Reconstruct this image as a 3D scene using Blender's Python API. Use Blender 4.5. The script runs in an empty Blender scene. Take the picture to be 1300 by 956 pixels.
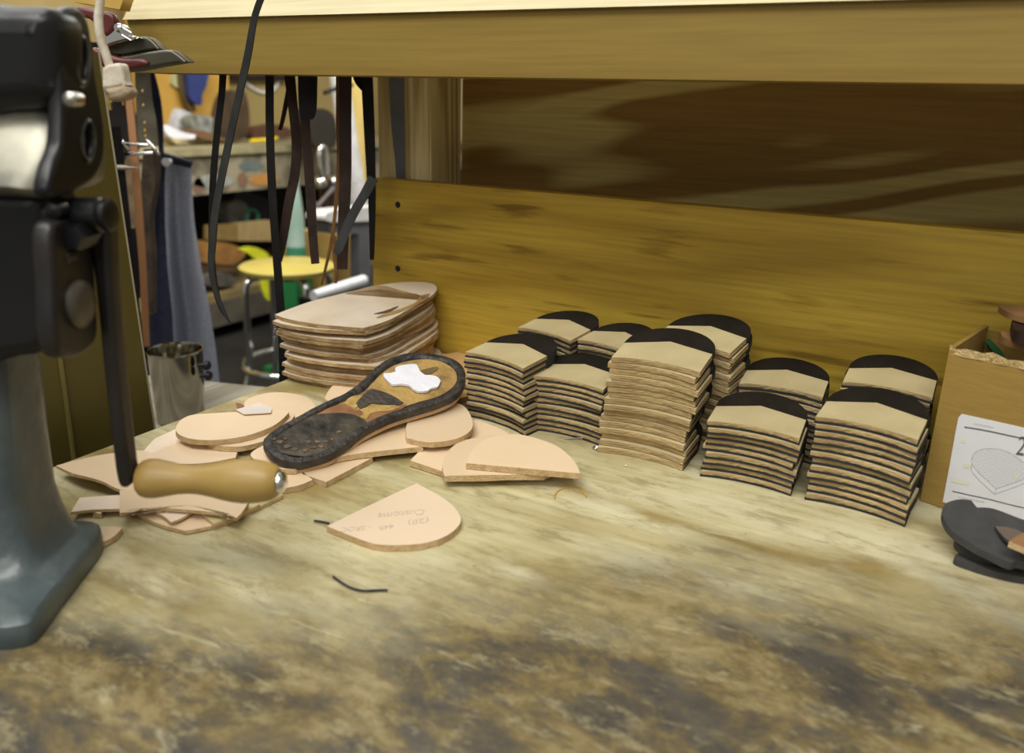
import bpy, bmesh, math, random
import numpy as np
from mathutils import Vector, Matrix
random.seed(7)
SC = bpy.context.scene
COL = SC.collection

# ------------------------------------------------------------------ camera
YAW, PITCH, ROLL, FPX, CAMH = 28.95, 16.48, 1.73, 1011.0, 0.27
PCX, PCY = 650.0, 433.5
_y, _p, _r = (math.radians(a) for a in (YAW, PITCH, ROLL))
FWD = np.array([-math.sin(_y)*math.cos(_p), math.cos(_y)*math.cos(_p), -math.sin(_p)])
_rt = np.array([math.cos(_y), math.sin(_y), 0.0]); _up = np.cross(_rt, FWD)
RGT = _rt*math.cos(_r)+_up*math.sin(_r); UPV = _up*math.cos(_r)-_rt*math.sin(_r)
CAM = np.array([0.0, 0.0, CAMH])
FH = np.array([-math.sin(_y), math.cos(_y), 0.0])      # horizontal direction the camera looks
RT = _rt                                                # horizontal direction to its right
cd = bpy.data.cameras.new('camera'); cam = bpy.data.objects.new('camera', cd); COL.objects.link(cam)
cd.sensor_width = 36; cd.lens = FPX*36/1300; cd.shift_y = -(478-PCY)/1300
cd.clip_start = .01; cd.clip_end = 50
cd.dof.use_dof = True; cd.dof.focus_distance = .66; cd.dof.aperture_fstop = 6.3
M = Matrix.Identity(4)
for i in range(3):
    M[i][0] = RGT[i]; M[i][1] = UPV[i]; M[i][2] = -FWD[i]; M[i][3] = CAM[i]
cam.matrix_world = M
SC.camera = cam

# ------------------------------------------------------------------ light
SC.view_settings.view_transform = 'Standard'; SC.view_settings.look = 'None'
SC.view_settings.gamma = 1; SC.view_settings.use_curve_mapping = False
SC.view_settings.exposure = 0.0
w = bpy.data.worlds.new('world'); SC.world = w; w.use_nodes = True
w.node_tree.nodes['Background'].inputs[0].default_value = (1.0, .97, .88, 1)
w.node_tree.nodes['Background'].inputs[1].default_value = .30
def area(name, loc, target, sx, sy, power, col=(1, .985, .93)):
    l = bpy.data.lights.new(name, 'AREA'); l.shape = 'RECTANGLE'; l.size = sx; l.size_y = sy
    l.energy = power; l.color = col
    o = bpy.data.objects.new(name, l); COL.objects.link(o); o.location = loc
    d = Vector(target)-Vector(loc); o.rotation_euler = d.to_track_quat('-Z', 'Y').to_euler()
    return o
area('bench_ceiling_light', (-.15, -.25, 1.45), (-.2, .45, 0), 1.5, .45, 24, (1, .985, .93))
area('front_fill_light', (.25, -1.25, 1.25), (-.2, .6, .1), 1.4, .6, 10.5, (1, .985, .93))  # added fill from behind the camera, brightens the board under the shelf
area('side_fill_light', (-1.1, .35, 1.5), (-.5, .45, 0), .5, 1.2, 8, (1, .985, .94))  # added weaker fill from the left, not a fixture of the shop
area('shop_ceiling_light', (-2.2, 1.6, 1.7), (-2.6, 2.4, -.3), 1.4, .5, 55, (1, .98, .9))
area('shop_ceiling_light', (-1.4, 3.2, 1.7), (-2.8, 3.0, -.2), 1.4, .4, 50, (1, .98, .9))

# ------------------------------------------------------------------ pixel of the photograph -> point in the room
def ray(px, py): return FWD+RGT*(px-PCX)/FPX-UPV*(py-PCY)/FPX
def on(px, py, axis, val):
    d = ray(px, py); return Vector(CAM+d*((val-CAM[axis])/d[axis]))
def flat(px, py, z=0.0): return on(px, py, 2, z)
def vert(px, py, D):
    d = ray(px, py); return Vector(CAM+d*(D/float(d@FH)))
def plane_hit(px, py, P0, n):
    d = ray(px, py); n = np.array(n); return Vector(CAM+d*(float((np.array(P0)-CAM)@n)/float(d@n)))
def rdz(r, d, z): return Vector(RT*r+FH*d)+Vector((0, 0, z))
def r_z(px, py, D):
    P = np.array(vert(px, py, D)); return float(P@RT), float(P[2])

# ------------------------------------------------------------------ materials
MATS = {}
def mat(name, c1, c2=None, scale=20, stretch=(1, 1, 1), rough=.6, metal=0, bump=0, bscale=None, detail=5, lo=.35, hi=.65, rnd=0, spec=.5, trans=0, coat=0):
    if name in MATS: return MATS[name]
    m = bpy.data.materials.new(name); m.use_nodes = True; nt = m.node_tree; N = nt.nodes; L = nt.links
    b = N['Principled BSDF']; b.inputs['Roughness'].default_value = rough; b.inputs['Metallic'].default_value = metal
    b.inputs['Specular IOR Level'].default_value = spec
    if trans: b.inputs['Transmission Weight'].default_value = trans
    if coat: b.inputs['Coat Weight'].default_value = coat; b.inputs['Coat Roughness'].default_value = .15
    tc = N.new('ShaderNodeTexCoord'); mp = N.new('ShaderNodeMapping'); mp.inputs['Scale'].default_value = stretch
    L.new(tc.outputs['Object'], mp.inputs['Vector'])
    if c2 is None: c2 = tuple(x*.8 for x in c1)
    n = N.new('ShaderNodeTexNoise'); n.inputs['Scale'].default_value = scale; n.inputs['Detail'].default_value = detail
    L.new(mp.outputs[0], n.inputs['Vector'])
    r = N.new('ShaderNodeValToRGB'); r.color_ramp.elements[0].position = lo; r.color_ramp.elements[1].position = hi
    r.color_ramp.elements[0].color = (*c2, 1); r.color_ramp.elements[1].color = (*c1, 1)
    L.new(n.outputs['Fac'], r.inputs['Fac']); out = r.outputs['Color']
    if rnd:
        oi = N.new('ShaderNodeObjectInfo'); hs = N.new('ShaderNodeHueSaturation'); mr = N.new('ShaderNodeMapRange')
        mr.inputs['To Min'].default_value = 1-rnd; mr.inputs['To Max'].default_value = 1+rnd
        L.new(oi.outputs['Random'], mr.inputs['Value']); L.new(mr.outputs[0], hs.inputs['Value'])
        L.new(out, hs.inputs['Color']); out = hs.outputs['Color']
    L.new(out, b.inputs['Base Color'])
    if bump:
        n2 = N.new('ShaderNodeTexNoise'); n2.inputs['Scale'].default_value = bscale or scale*4; n2.inputs['Detail'].default_value = 4
        L.new(mp.outputs[0], n2.inputs['Vector'])
        bp = N.new('ShaderNodeBump'); bp.inputs['Strength'].default_value = bump; bp.inputs['Distance'].default_value = .002
        L.new(n2.outputs['Fac'], bp.inputs['Height']); L.new(bp.outputs[0], b.inputs['Normal'])
    MATS[name] = m; return m

def ramp(nt, fac, stops):
    r = nt.nodes.new('ShaderNodeValToRGB'); e = r.color_ramp.elements
    while len(e) < len(stops): e.new(.5)
    for k, (p, c) in enumerate(stops): e[k].position = p; e[k].color = (*c, 1)
    nt.links.new(fac, r.inputs['Fac']); return r.outputs['Color']

def wood(name, light, dark, axis=0, rings=9, dist=3.0, fine=.35, rough=.6, off=(0, 0, 0), stretch=.12, knots=0, contrast=(.3, .75), rot=0, streak=0):
    """boards: warped growth rings, long along one axis, with fine fibre streaks"""
    if name in MATS: return MATS[name]
    m = bpy.data.materials.new(name); m.use_nodes = True; nt = m.node_tree; N = nt.nodes; L = nt.links
    b = N['Principled BSDF']; b.inputs['Roughness'].default_value = rough; b.inputs['Specular IOR Level'].default_value = .3
    tc = N.new('ShaderNodeTexCoord'); mp = N.new('ShaderNodeMapping'); s = [1, 1, 1]; s[axis] = stretch
    mp.inputs['Scale'].default_value = s; mp.inputs['Location'].default_value = off
    mr_ = N.new('ShaderNodeMapping'); mr_.inputs['Rotation'].default_value = (0, math.radians(rot), 0)
    L.new(tc.outputs['Object'], mr_.inputs['Vector']); L.new(mr_.outputs[0], mp.inputs['Vector'])
    n = N.new('ShaderNodeTexNoise'); n.inputs['Scale'].default_value = dist; n.inputs['Detail'].default_value = 2.5
    n.inputs['Roughness'].default_value = .45; L.new(mp.outputs[0], n.inputs['Vector'])
    mu = N.new('ShaderNodeMath'); mu.operation = 'MULTIPLY'; mu.inputs[1].default_value = rings; L.new(n.outputs['Fac'], mu.inputs[0])
    fr = N.new('ShaderNodeMath'); fr.operation = 'PINGPONG'; fr.inputs[1].default_value = .5; L.new(mu.outputs[0], fr.inputs[0])
    m2 = N.new('ShaderNodeMath'); m2.operation = 'MULTIPLY'; m2.inputs[1].default_value = 2; L.new(fr.outputs[0], m2.inputs[0])
    c = ramp(nt, m2.outputs[0], [(contrast[0], light), (contrast[1], dark)])
    mp2 = N.new('ShaderNodeMapping'); s2 = [1, 1, 1]; s2[axis] = .035; mp2.inputs['Scale'].default_value = s2
    L.new(tc.outputs['Object'], mp2.inputs['Vector'])
    n2 = N.new('ShaderNodeTexNoise'); n2.inputs['Scale'].default_value = 260; n2.inputs['Detail'].default_value = 5
    L.new(mp2.outputs[0], n2.inputs['Vector'])
    c2 = ramp(nt, n2.outputs['Fac'], [(.32, (1-fine,)*3), (.62, (1.0,)*3)])
    mx = N.new('ShaderNodeMix'); mx.data_type = 'RGBA'; mx.blend_type = 'MULTIPLY'; mx.inputs['Factor'].default_value = 1
    L.new(c, mx.inputs['A']); L.new(c2, mx.inputs['B'])
    res = mx.outputs['Result']
    if streak:
        mp3 = N.new('ShaderNodeMapping'); s3 = [1, 1, 1]; s3[axis] = .09; mp3.inputs['Scale'].default_value = s3; mp3.inputs['Location'].default_value = (3, 2, 1)
        L.new(tc.outputs['Object'], mp3.inputs['Vector'])
        n3 = N.new('ShaderNodeTexNoise'); n3.inputs['Scale'].default_value = 85; n3.inputs['Detail'].default_value = 4; L.new(mp3.outputs[0], n3.inputs['Vector'])
        n4 = N.new('ShaderNodeTexNoise'); n4.inputs['Scale'].default_value = 9; L.new(tc.outputs['Object'], n4.inputs['Vector'])
        ad = N.new('ShaderNodeMath'); ad.operation = 'ADD'; L.new(n3.outputs['Fac'], ad.inputs[0])
        sb = N.new('ShaderNodeMath'); sb.operation = 'MULTIPLY'; sb.inputs[1].default_value = .45; L.new(n4.outputs['Fac'], sb.inputs[0]); L.new(sb.outputs[0], ad.inputs[1])
        c3 = ramp(nt, ad.outputs[0], [(.80, (1, 1, 1)), (.92, (1-streak, 1-streak*1.1, 1-streak*1.2))])
        mx3 = N.new('ShaderNodeMix'); mx3.data_type = 'RGBA'; mx3.blend_type = 'MULTIPLY'; mx3.inputs['Factor'].default_value = 1
        L.new(res, mx3.inputs['A']); L.new(c3, mx3.inputs['B']); res = mx3.outputs['Result']
    L.new(res, b.inputs['Base Color'])
    bp = N.new('ShaderNodeBump'); bp.inputs['Strength'].default_value = .15; bp.inputs['Distance'].default_value = .001
    L.new(n2.outputs['Fac'], bp.inputs['Height']); L.new(bp.outputs[0], b.inputs['Normal'])
    MATS[name] = m; return m

def bench_material():
    m = bpy.data.materials.new('worn_bench_plywood'); m.use_nodes = True; nt = m.node_tree; N = nt.nodes; L = nt.links
    b = N['Principled BSDF']; b.inputs['Roughness'].default_value = .5; b.inputs['Specular IOR Level'].default_value = .35
    tc = N.new('ShaderNodeTexCoord')
    def noise(scale, st, det=5, rough=.55, off=(0, 0, 0), dist=0):
        mp = N.new('ShaderNodeMapping'); mp.inputs['Scale'].default_value = st; mp.inputs['Location'].default_value = off
        L.new(tc.outputs['Object'], mp.inputs['Vector'])
        n = N.new('ShaderNodeTexNoise'); n.inputs['Scale'].default_value = scale; n.inputs['Detail'].default_value = det
        n.inputs['Roughness'].default_value = rough; n.inputs['Distortion'].default_value = dist
        L.new(mp.outputs[0], n.inputs['Vector']); return n.outputs['Fac']
    def math_(op, a, b_, clamp=False):
        x = N.new('ShaderNodeMath'); x.operation = op; x.use_clamp = clamp
        for k, v in enumerate((a, b_)):
            if isinstance(v, (int, float)): x.inputs[k].default_value = v
            else: L.new(v, x.inputs[k])
        return x.outputs[0]
    def mix(f, a, b_, blend='MIX'):
        x = N.new('ShaderNodeMix'); x.data_type = 'RGBA'; x.blend_type = blend
        if isinstance(f, (int, float)): x.inputs['Factor'].default_value = f
        else: L.new(f, x.inputs['Factor'])
        for k, v in (('A', a), ('B', b_)):
            if isinstance(v, tuple): x.inputs[k].default_value = (*v, 1)
            else: L.new(v, x.inputs[k])
        return x.outputs['Result']
    # clean veneer: pale yellow with broad cathedral grain
    g = noise(4.0, (.35, 1.3, 1), 2.5, .45, (.3, .1, 0))
    g2 = math_('MULTIPLY', math_('PINGPONG', math_('MULTIPLY', g, 7), .5), 2)
    clean = ramp(nt, g2, [(.2, (.60, .54, .32)), (.6, (.50, .43, .22)), (.88, (.33, .25, .09))])
    fine = noise(150, (.06, 1, 1), 5)
    clean = mix(.6, clean, ramp(nt, fine, [(.3, (.66, .62, .52)), (.6, (1, 1, 1))]), 'MULTIPLY')
    blot = noise(11, (.55, 1, 1), 5, .6, (3, 1, 0))
    clean = mix(ramp(nt, blot, [(.42, (0, 0, 0)), (.70, (.8,)*3)]), clean, (.27, .21, .08))
    clean = mix(ramp(nt, noise(26, (.4, 1, 1), 5, .6, (8, 3, 0)), [(.48, (0, 0, 0)), (.66, (.7,)*3)]), clean, (.66, .62, .43))
    clean = mix(ramp(nt, noise(60, (.35, 1, 1), 8, .72, (5, 8, 0), .2), [(.51, (0, 0, 0)), (.62, (.6,)*3)]), clean, (.25, .20, .09))
    # work-worn area near the front of the bench
    sx = N.new('ShaderNodeSeparateXYZ'); L.new(tc.outputs['Object'], sx.inputs[0])
    edge = math_('SUBTRACT', math_('MULTIPLY', sx.outputs['X'], .55), sx.outputs['Y'])     # larger towards the front
    big = noise(7, (.6, 1, 1), 6, .65, (1, 5, 0))
    msk = math_('ADD', math_('MULTIPLY', math_('ADD', edge, .505), 6.5), math_('MULTIPLY', math_('SUBTRACT', big, .5), 2.4))
    msk = math_('MULTIPLY', math_('ADD', msk, .15), 1.0, True)
    d1 = noise(24, (.62, 1, 1), 10, .76, (7, 2, 0), .25); d2 = noise(95, (.55, 1, 1), 8, .75, (2, 9, 0), .2)
    worn = ramp(nt, d1, [(.36, (.048, .044, .038)), (.45, (.085, .070, .046)), (.52, (.15, .112, .045)), (.62, (.27, .21, .10))])
    worn = mix(ramp(nt, d2, [(.53, (0, 0, 0)), (.64, (.7,)*3)]), worn, (.30, .26, .14))
    worn = mix(ramp(nt, noise(42, (.5, 1, 1), 8, .75, (4, 4, 0)), [(.53, (0, 0, 0)), (.62, (.75,)*3)]), worn, (.075, .068, .058))
    col = mix(msk, clean, worn)
    # scratches
    vs = noise(70, (.35, 1.4, 1), 5, .6, (0, 0, 0), .8)
    col = mix(ramp(nt, vs, [(.62, (0, 0, 0)), (.72, (.4,)*3)]), col, (.62, .56, .36))
    spk = noise(240, (1, 1, 1), 2, .5, (3, 3, 0))
    col = mix(ramp(nt, spk, [(.70, (0, 0, 0)), (.76, (.6,)*3)]), col, (.16, .12, .06))
    L.new(col, b.inputs['Base Color'])
    bp = N.new('ShaderNodeBump'); bp.inputs['Strength'].default_value = .25; bp.inputs['Distance'].default_value = .0015
    L.new(math_('ADD', fine, d2), bp.inputs['Height']); L.new(bp.outputs[0], b.inputs['Normal'])
    return m

LEA2 = mat('pale_veg_tan_leather', (.78, .625, .455), (.71, .55, .38), 9, rough=.55, bump=.1, bscale=300, lo=.3, hi=.7)
LEA = mat('veg_tan_leather', (.76, .59, .40), (.69, .51, .32), 9, rough=.55, rnd=.06, bump=.1, bscale=300, lo=.3, hi=.7)
LEAP = mat('pale_leather_flesh', (.84, .70, .56), (.76, .62, .47), 25, rough=.8, rnd=.05, bump=.3, bscale=400)
LEAE = mat('cut_leather_edge', (.64, .46, .25), (.50, .33, .15), 160, rough=.85, bump=.8, bscale=900)
LEAF = mat('fuzzy_leather_edge', (.66, .50, .30), (.48, .32, .15), 260, rough=.95, bump=1, bscale=900)
HTOP = mat('heel_leather', (.55, .46, .26), (.47, .38, .20), 30, rough=.6, rnd=.07, bump=.15, bscale=300)
HEDGE = mat('heel_leather_edge', (.58, .44, .22), (.34, .23, .10), 110, (.4, .4, 2), rough=.85, rnd=.15, bump=.8, bscale=500)
RUB = mat('heel_rubber', (.017, .014, .010), (.012, .010, .007), 60, spec=.15, rough=.85, bump=.15, bscale=500, rnd=.15)
RUBE = mat('heel_rubber_edge', (.040, .042, .044), (.024, .024, .024), 60, rough=.8, spec=.2)
FOAM = mat('grey_foam_sheet', (.050, .049, .048), (.036, .036, .036), 90, rough=.75, bump=.3, bscale=700)
PILE = mat('rough_sole_leather', (.68, .58, .46), (.58, .46, .32), 14, rough=.7, rnd=.08, bump=.25, bscale=250)
PILEE = mat('rough_sole_edge', (.56, .40, .20), (.34, .21, .09), 90, (1, 1, 2.2), rough=.9, bump=1, bscale=500, rnd=.18)
STAIN = mat('brown_glaze_stain', (.36, .23, .09), (.26, .15, .06), 40, rough=.45)
BLK = mat('black_enamel', (.009, .009, .010), (.004, .004, .005), 8, rough=.36, spec=.32, coat=.05)
BRONZ = mat('worn_black_steel', (.030, .023, .018), (.012, .011, .011), 18, rough=.4, spec=.5, metal=.2)
GREY = mat('blue_grey_casting', (.070, .093, .098), (.040, .055, .060), 25, rough=.42, bump=.5, bscale=90, spec=.6, coat=.2)
STEEL = mat('bare_steel', (.62, .60, .55), (.42, .40, .36), 30, rough=.28, metal=1)
CHROME = mat('chrome', (.8, .8, .8), (.7, .7, .7), 10, rough=.12, metal=1)
HANDLE = mat('varnished_handle_wood', (.42, .29, .085), (.30, .18, .045), 16, (1, 1, 1), rough=.42, lo=.3, hi=.7, coat=0)
BOARD = wood('yellow_pine_board', (.58, .39, .050), (.40, .25, .028), axis=0, rings=9, dist=5.0, stretch=.16, fine=.22, contrast=(.35, .95), streak=.5)
PLY = wood('dark_plywood', (.66, .53, .19), (.33, .19, .045), axis=0, rings=13, dist=5.5, stretch=.17, fine=.2, off=(.4, 0, .23), contrast=(.38, .68), rot=7)
SHELF = wood('shelf_pine', (.255, .175, .038), (.225, .145, .029), axis=0, rings=5, dist=6, stretch=.08, fine=.15)
LIP = wood('lit_shelf_board', (.66, .58, .36), (.61, .52, .30), axis=0, rings=6, dist=8, stretch=.08, fine=.15)
POST = wood('post_pine', (.80, .66, .34), (.52, .38, .15), axis=2, rings=26, dist=8, stretch=.05, fine=.25)
CARD = mat('corrugated_cardboard', (.33, .21, .045), (.29, .18, .038), 60, (1, 1, 8), rough=.85)
CARDE = mat('torn_cardboard_edge', (.60, .45, .22), (.45, .31, .12), 150, rough=.95, bump=1)
PAPER = mat('white_paper', (.74, .74, .76), (.70, .70, .72), 30, rough=.7)
INK = mat('grey_print', (.09, .09, .09), (.14, .14, .14), 200, rough=.8)
INKL = mat('light_grey_print', (.36, .36, .38), (.45, .45, .47), 200, rough=.8)
YINK = mat('faded_yellow_print', (.72, .70, .50), (.74, .73, .62), 200, rough=.8)
PENCIL = mat('pencil_marks', (.52, .39, .30), (.62, .48, .37), 300, rough=.8)
STRAPB = mat('black_strap_leather', (.010, .009, .009), (.006, .005, .005), 40, spec=.2, rough=.6, bump=.3)
STRAPG = mat('slate_strap_leather', (.045, .048, .050), (.024, .026, .028), 60, (1, 1, .3), spec=.25, rough=.6, bump=.3)
STRAPN = mat('brown_strap_leather', (.040, .022, .017), (.020, .012, .009), 40, spec=.2, rough=.6, bump=.3)
STRAPT = mat('tan_edged_strap_leather', (.25, .125, .04), (.13, .06, .02), 40, rough=.5)
OLIVE = mat('olive_painted_steel', (.090, .070, .014), (.070, .055, .011), 6, rough=.45, spec=.4)
OLIVEE = mat('bare_sheet_edge', (.33, .30, .20), rough=.5)
PLASTIC = mat('aged_white_plastic', (.66, .60, .50), (.48, .41, .31), 60, rough=.5, bump=.3)
BRASS = mat('brass', (.65, .45, .15), rough=.3, metal=1)
RED = mat('red_dipped_grip', (.10, .012, .009), (.05, .007, .005), 20, rough=.4)
JAW = mat('dark_clamp_steel', (.13, .12, .085), (.05, .045, .035), 14, rough=.33, metal=.7)
GLAZE = mat('clear_tank', (.62, .72, .66), rough=.2, trans=.3)

# ------------------------------------------------------------------ mesh helpers
def link(name, me, mats, parent=None):
    o = bpy.data.objects.new(name, me); COL.objects.link(o)
    if not isinstance(mats, (list, tuple)): mats = [mats]
    for m in mats: me.materials.append(m)
    if parent is not None: o.parent = parent
    return o
def obj(name, bm, mats, parent=None, smooth=False, loc=None):
    """origin at the mesh's own centre-bottom, so the object stands where its mesh is"""
    bmesh.ops.recalc_face_normals(bm, faces=bm.faces)
    base = Vector((0, 0, 0)); q = parent
    while q is not None: base += q.matrix_basis.translation; q = q.parent
    me = bpy.data.meshes.new(name); bm.to_mesh(me); bm.free()
    if smooth:
        for p in me.polygons: p.use_smooth = True
    try: me.set_sharp_from_angle(angle=math.radians(38))
    except Exception: pass
    if parent is not None: me.transform(Matrix.Translation(-base))
    return link(name, me, mats, parent)
def tag(o, label=None, cat=None, group=None, kind=None):
    if label: o['label'] = label
    if cat: o['category'] = cat
    if group: o['group'] = group
    if kind: o['kind'] = kind
    return o
def empty(name, loc, label, cat, group=None):
    o = bpy.data.objects.new(name, None); COL.objects.link(o); o.location = loc; o.empty_display_size = .01
    return tag(o, label, cat, group)
def struct(name, bm, m, parent=None):
    o = obj(name, bm, m, parent)
    if parent is None: o['kind'] = 'structure'
    return o
def box(bm, lo, hi, mi=0):
    c = [(x, y, z) for x in (lo[0], hi[0]) for y in (lo[1], hi[1]) for z in (lo[2], hi[2])]
    v = [bm.verts.new(p) for p in c]
    for f in ((0, 1, 3, 2), (4, 6, 7, 5), (0, 4, 5, 1), (2, 3, 7, 6), (0, 2, 6, 4), (1, 5, 7, 3)):
        bm.faces.new([v[k] for k in f]).material_index = mi
    return v
def boxo(name, lo, hi, m, parent=None, bev=0.0, **k):
    bm = bmesh.new(); box(bm, lo, hi)
    if bev: bmesh.ops.bevel(bm, geom=list(bm.edges), offset=bev, segments=2, affect='EDGES', profile=.6)
    return obj(name, bm, m, parent, **k)
def smooth_loop(pts, corners=(), n=6):
    """closed Catmull-Rom through pts; indices in corners stay sharp"""
    P = [Vector(p) for p in pts]; N_ = len(P); out = []
    for i in range(N_):
        a, b, c, d = P[i-1], P[i], P[(i+1) % N_], P[(i+2) % N_]
        if i in corners: a = b+(b-c)*.0
        if (i+1) % N_ in corners: d = c
        for k in range(n):
            t = k/n
            out.append(.5*((2*b)+(c-a)*t+(2*a-5*b+4*c-d)*t*t+(-a+3*b-3*c+d)*t**3))
    return out
def ringmesh(bm, loop, th, zfun=None, rings=5, mt=0, ms=1, mb=0, jag=0, bulge=.0):
    """flat sheet with thickness th from a (star-shaped) closed loop of top points"""
    n = len(loop); c = sum(loop, Vector())/n
    zf = zfun or (lambda p: 0)
    def V(p, dz): return bm.verts.new((p.x, p.y, p.z+zf(p)+dz))
    top = []
    for r in range(rings):
        f = 1-r/rings; top.append([V(c+(p-c)*f, 0) for p in loop])
    ct = V(c, 0)
    jl = [p+(p-c).normalized()*random.uniform(-.2, 1)*jag for p in loop]
    mid = [V(c+(p-c)*1.003+Vector((0, 0, 0)), -th*.45) for p in loop]
    bot = []
    for r in range(rings):
        f = 1-r/rings; bot.append([V(c+((jl[k] if r == 0 else loop[k])-c)*f, -th) for k in range(n)])
    cb = V(c, -th)
    def q(a, b, m_):
        for k in range(n):
            f = bm.faces.new((a[k], a[(k+1) % n], b[(k+1) % n], b[k])); f.material_index = m_; f.smooth = True
    for r in range(rings-1): q(top[r], top[r+1], mt); q(bot[r], bot[r+1], mb)
    for k in range(n):
        bm.faces.new((top[-1][k], top[-1][(k+1) % n], ct)).material_index = mt
        bm.faces.new((bot[-1][k], bot[-1][(k+1) % n], cb)).material_index = mb
    for a, b in ((top[0], mid), (mid, bot[0])):
        for k in range(n):
            bm.faces.new((a[k], a[(k+1) % n], b[(k+1) % n], b[k])).material_index = ms
def prism(bm, bot, top, mi=0, mtop=None, mbot=None):
    """closed prism between two equal loops"""
    n = len(bot); b = [bm.verts.new(p) for p in bot]; t = [bm.verts.new(p) for p in top]
    for k in range(n): bm.faces.new((b[k], b[(k+1) % n], t[(k+1) % n], t[k])).material_index = mi
    f = bm.faces.new(t); f.material_index = mi if mtop is None else mtop
    g = bm.faces.new(b[::-1]); g.material_index = mi if mbot is None else mbot
    bmesh.ops.triangulate(bm, faces=[f, g])
def vslab(name, px, D, th, m, parent=None, bev=0.0, corners=None, n=5, zoff=0, holes=()):
    """a plate standing upright at distance D, th thick away from the viewer, rounded by a 2D curve bevel; holes stay open"""
    cu = bpy.data.curves.new(name, 'CURVE'); cu.dimensions = '2D'; cu.fill_mode = 'BOTH'
    cu.extrude = max(th/2-bev, 1e-4); cu.bevel_depth = bev; cu.bevel_resolution = 3; cu.offset = -bev
    for k, pl in enumerate([px]+list(holes)):
        pts = [Vector((*r_z(x, y, D), 0)) for x, y in pl]
        if k or corners is not None or n > 1: pts = smooth_loop(pts, corners or () if k == 0 else (), n)
        sp = cu.splines.new('POLY'); sp.points.add(len(pts)-1); sp.use_cyclic_u = True
        for q, p in zip(sp.points, pts): q.co = (p.x, p.y, 0, 1)
    o = bpy.data.objects.new(name, cu); COL.objects.link(o)
    me = bpy.data.meshes.new_from_object(o.evaluated_get(bpy.context.evaluated_depsgraph_get()))
    bpy.data.objects.remove(o)
    X = Matrix(((RT[0], 0, -FH[0], FH[0]*(D+th/2)), (RT[1], 0, -FH[1], FH[1]*(D+th/2)), (0, 1, 0, zoff), (0, 0, 0, 1)))
    me.transform(X); me.materials.clear()
    if parent is not None: me.transform(Matrix.Translation(-parent.matrix_basis.translation))
    if bev:
        for p in me.polygons: p.use_smooth = True
        try: me.set_sharp_from_angle(angle=math.radians(50))
        except Exception: pass
    return link(name, me, m, parent)
def tube(bm, pts, rad, seg=10, mi=0, closed=False):
    P = [Vector(p) for p in pts]; n = len(P); rings = []; prev = None
    for i in range(n):
        a = P[i-1] if (i or closed) else P[0]; b = P[(i+1) % n] if (i < n-1 or closed) else P[-1]
        t = (b-a).normalized()
        if prev is None:
            u = t.cross(Vector((0, 0, 1)))
            if u.length < .1: u = t.cross(Vector((0, 1, 0)))
        else: u = prev-t*prev.dot(t)
        u.normalize(); prev = u; v = t.cross(u); r = rad[i] if isinstance(rad, (list, tuple)) else rad
        rings.append([bm.verts.new(P[i]+(u*math.cos(2*math.pi*k/seg)+v*math.sin(2*math.pi*k/seg))*r) for k in range(seg)])
    for i in range(n if closed else n-1):
        A, B = rings[i], rings[(i+1) % n]
        for k in range(seg):
            f = bm.faces.new((A[k], A[(k+1) % seg], B[(k+1) % seg], B[k])); f.smooth = True; f.material_index = mi
    if not closed:
        bm.faces.new(rings[0][::-1]).material_index = mi; bm.faces.new(rings[-1]).material_index = mi
def curve_pts(pts, n=6):
    P = [Vector(p) for p in pts]; out = []
    for i in range(len(P)-1):
        a = P[max(i-1, 0)]; b = P[i]; c = P[i+1]; d = P[min(i+2, len(P)-1)]
        for k in range(n):
            t = k/n; out.append(.5*((2*b)+(c-a)*t+(2*a-5*b+4*c-d)*t*t+(-a+3*b-3*c+d)*t**3))
    out.append(P[-1]); return out
def lathe(bm, A, B, prof, seg=28, mi=0):
    """prof: (fraction along A->B, radius)"""
    A, B = Vector(A), Vector(B); pts = [A.lerp(B, f) for f, r in prof]
    t = (B-A).normalized(); u = t.cross(Vector((0, 0, 1)))
    if u.length < .1: u = t.cross(Vector((0, 1, 0)))
    u.normalize(); v = t.cross(u); rings = []
    for p, (f, r) in zip(pts, prof):
        rings.append([bm.verts.new(p+(u*math.cos(2*math.pi*k/seg)+v*math.sin(2*math.pi*k/seg))*max(r, 1e-5)) for k in range(seg)])
    for a, b in zip(rings, rings[1:]):
        for k in range(seg):
            f = bm.faces.new((a[k], a[(k+1) % seg], b[(k+1) % seg], b[k])); f.smooth = True; f.material_index = mi
    bm.faces.new(rings[0][::-1]).material_index = mi; bm.faces.new(rings[-1]).material_index = mi
def side_px(px, py, r): d = ray(px, py); return Vector(CAM+d*(r/float(d@RT)))
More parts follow.
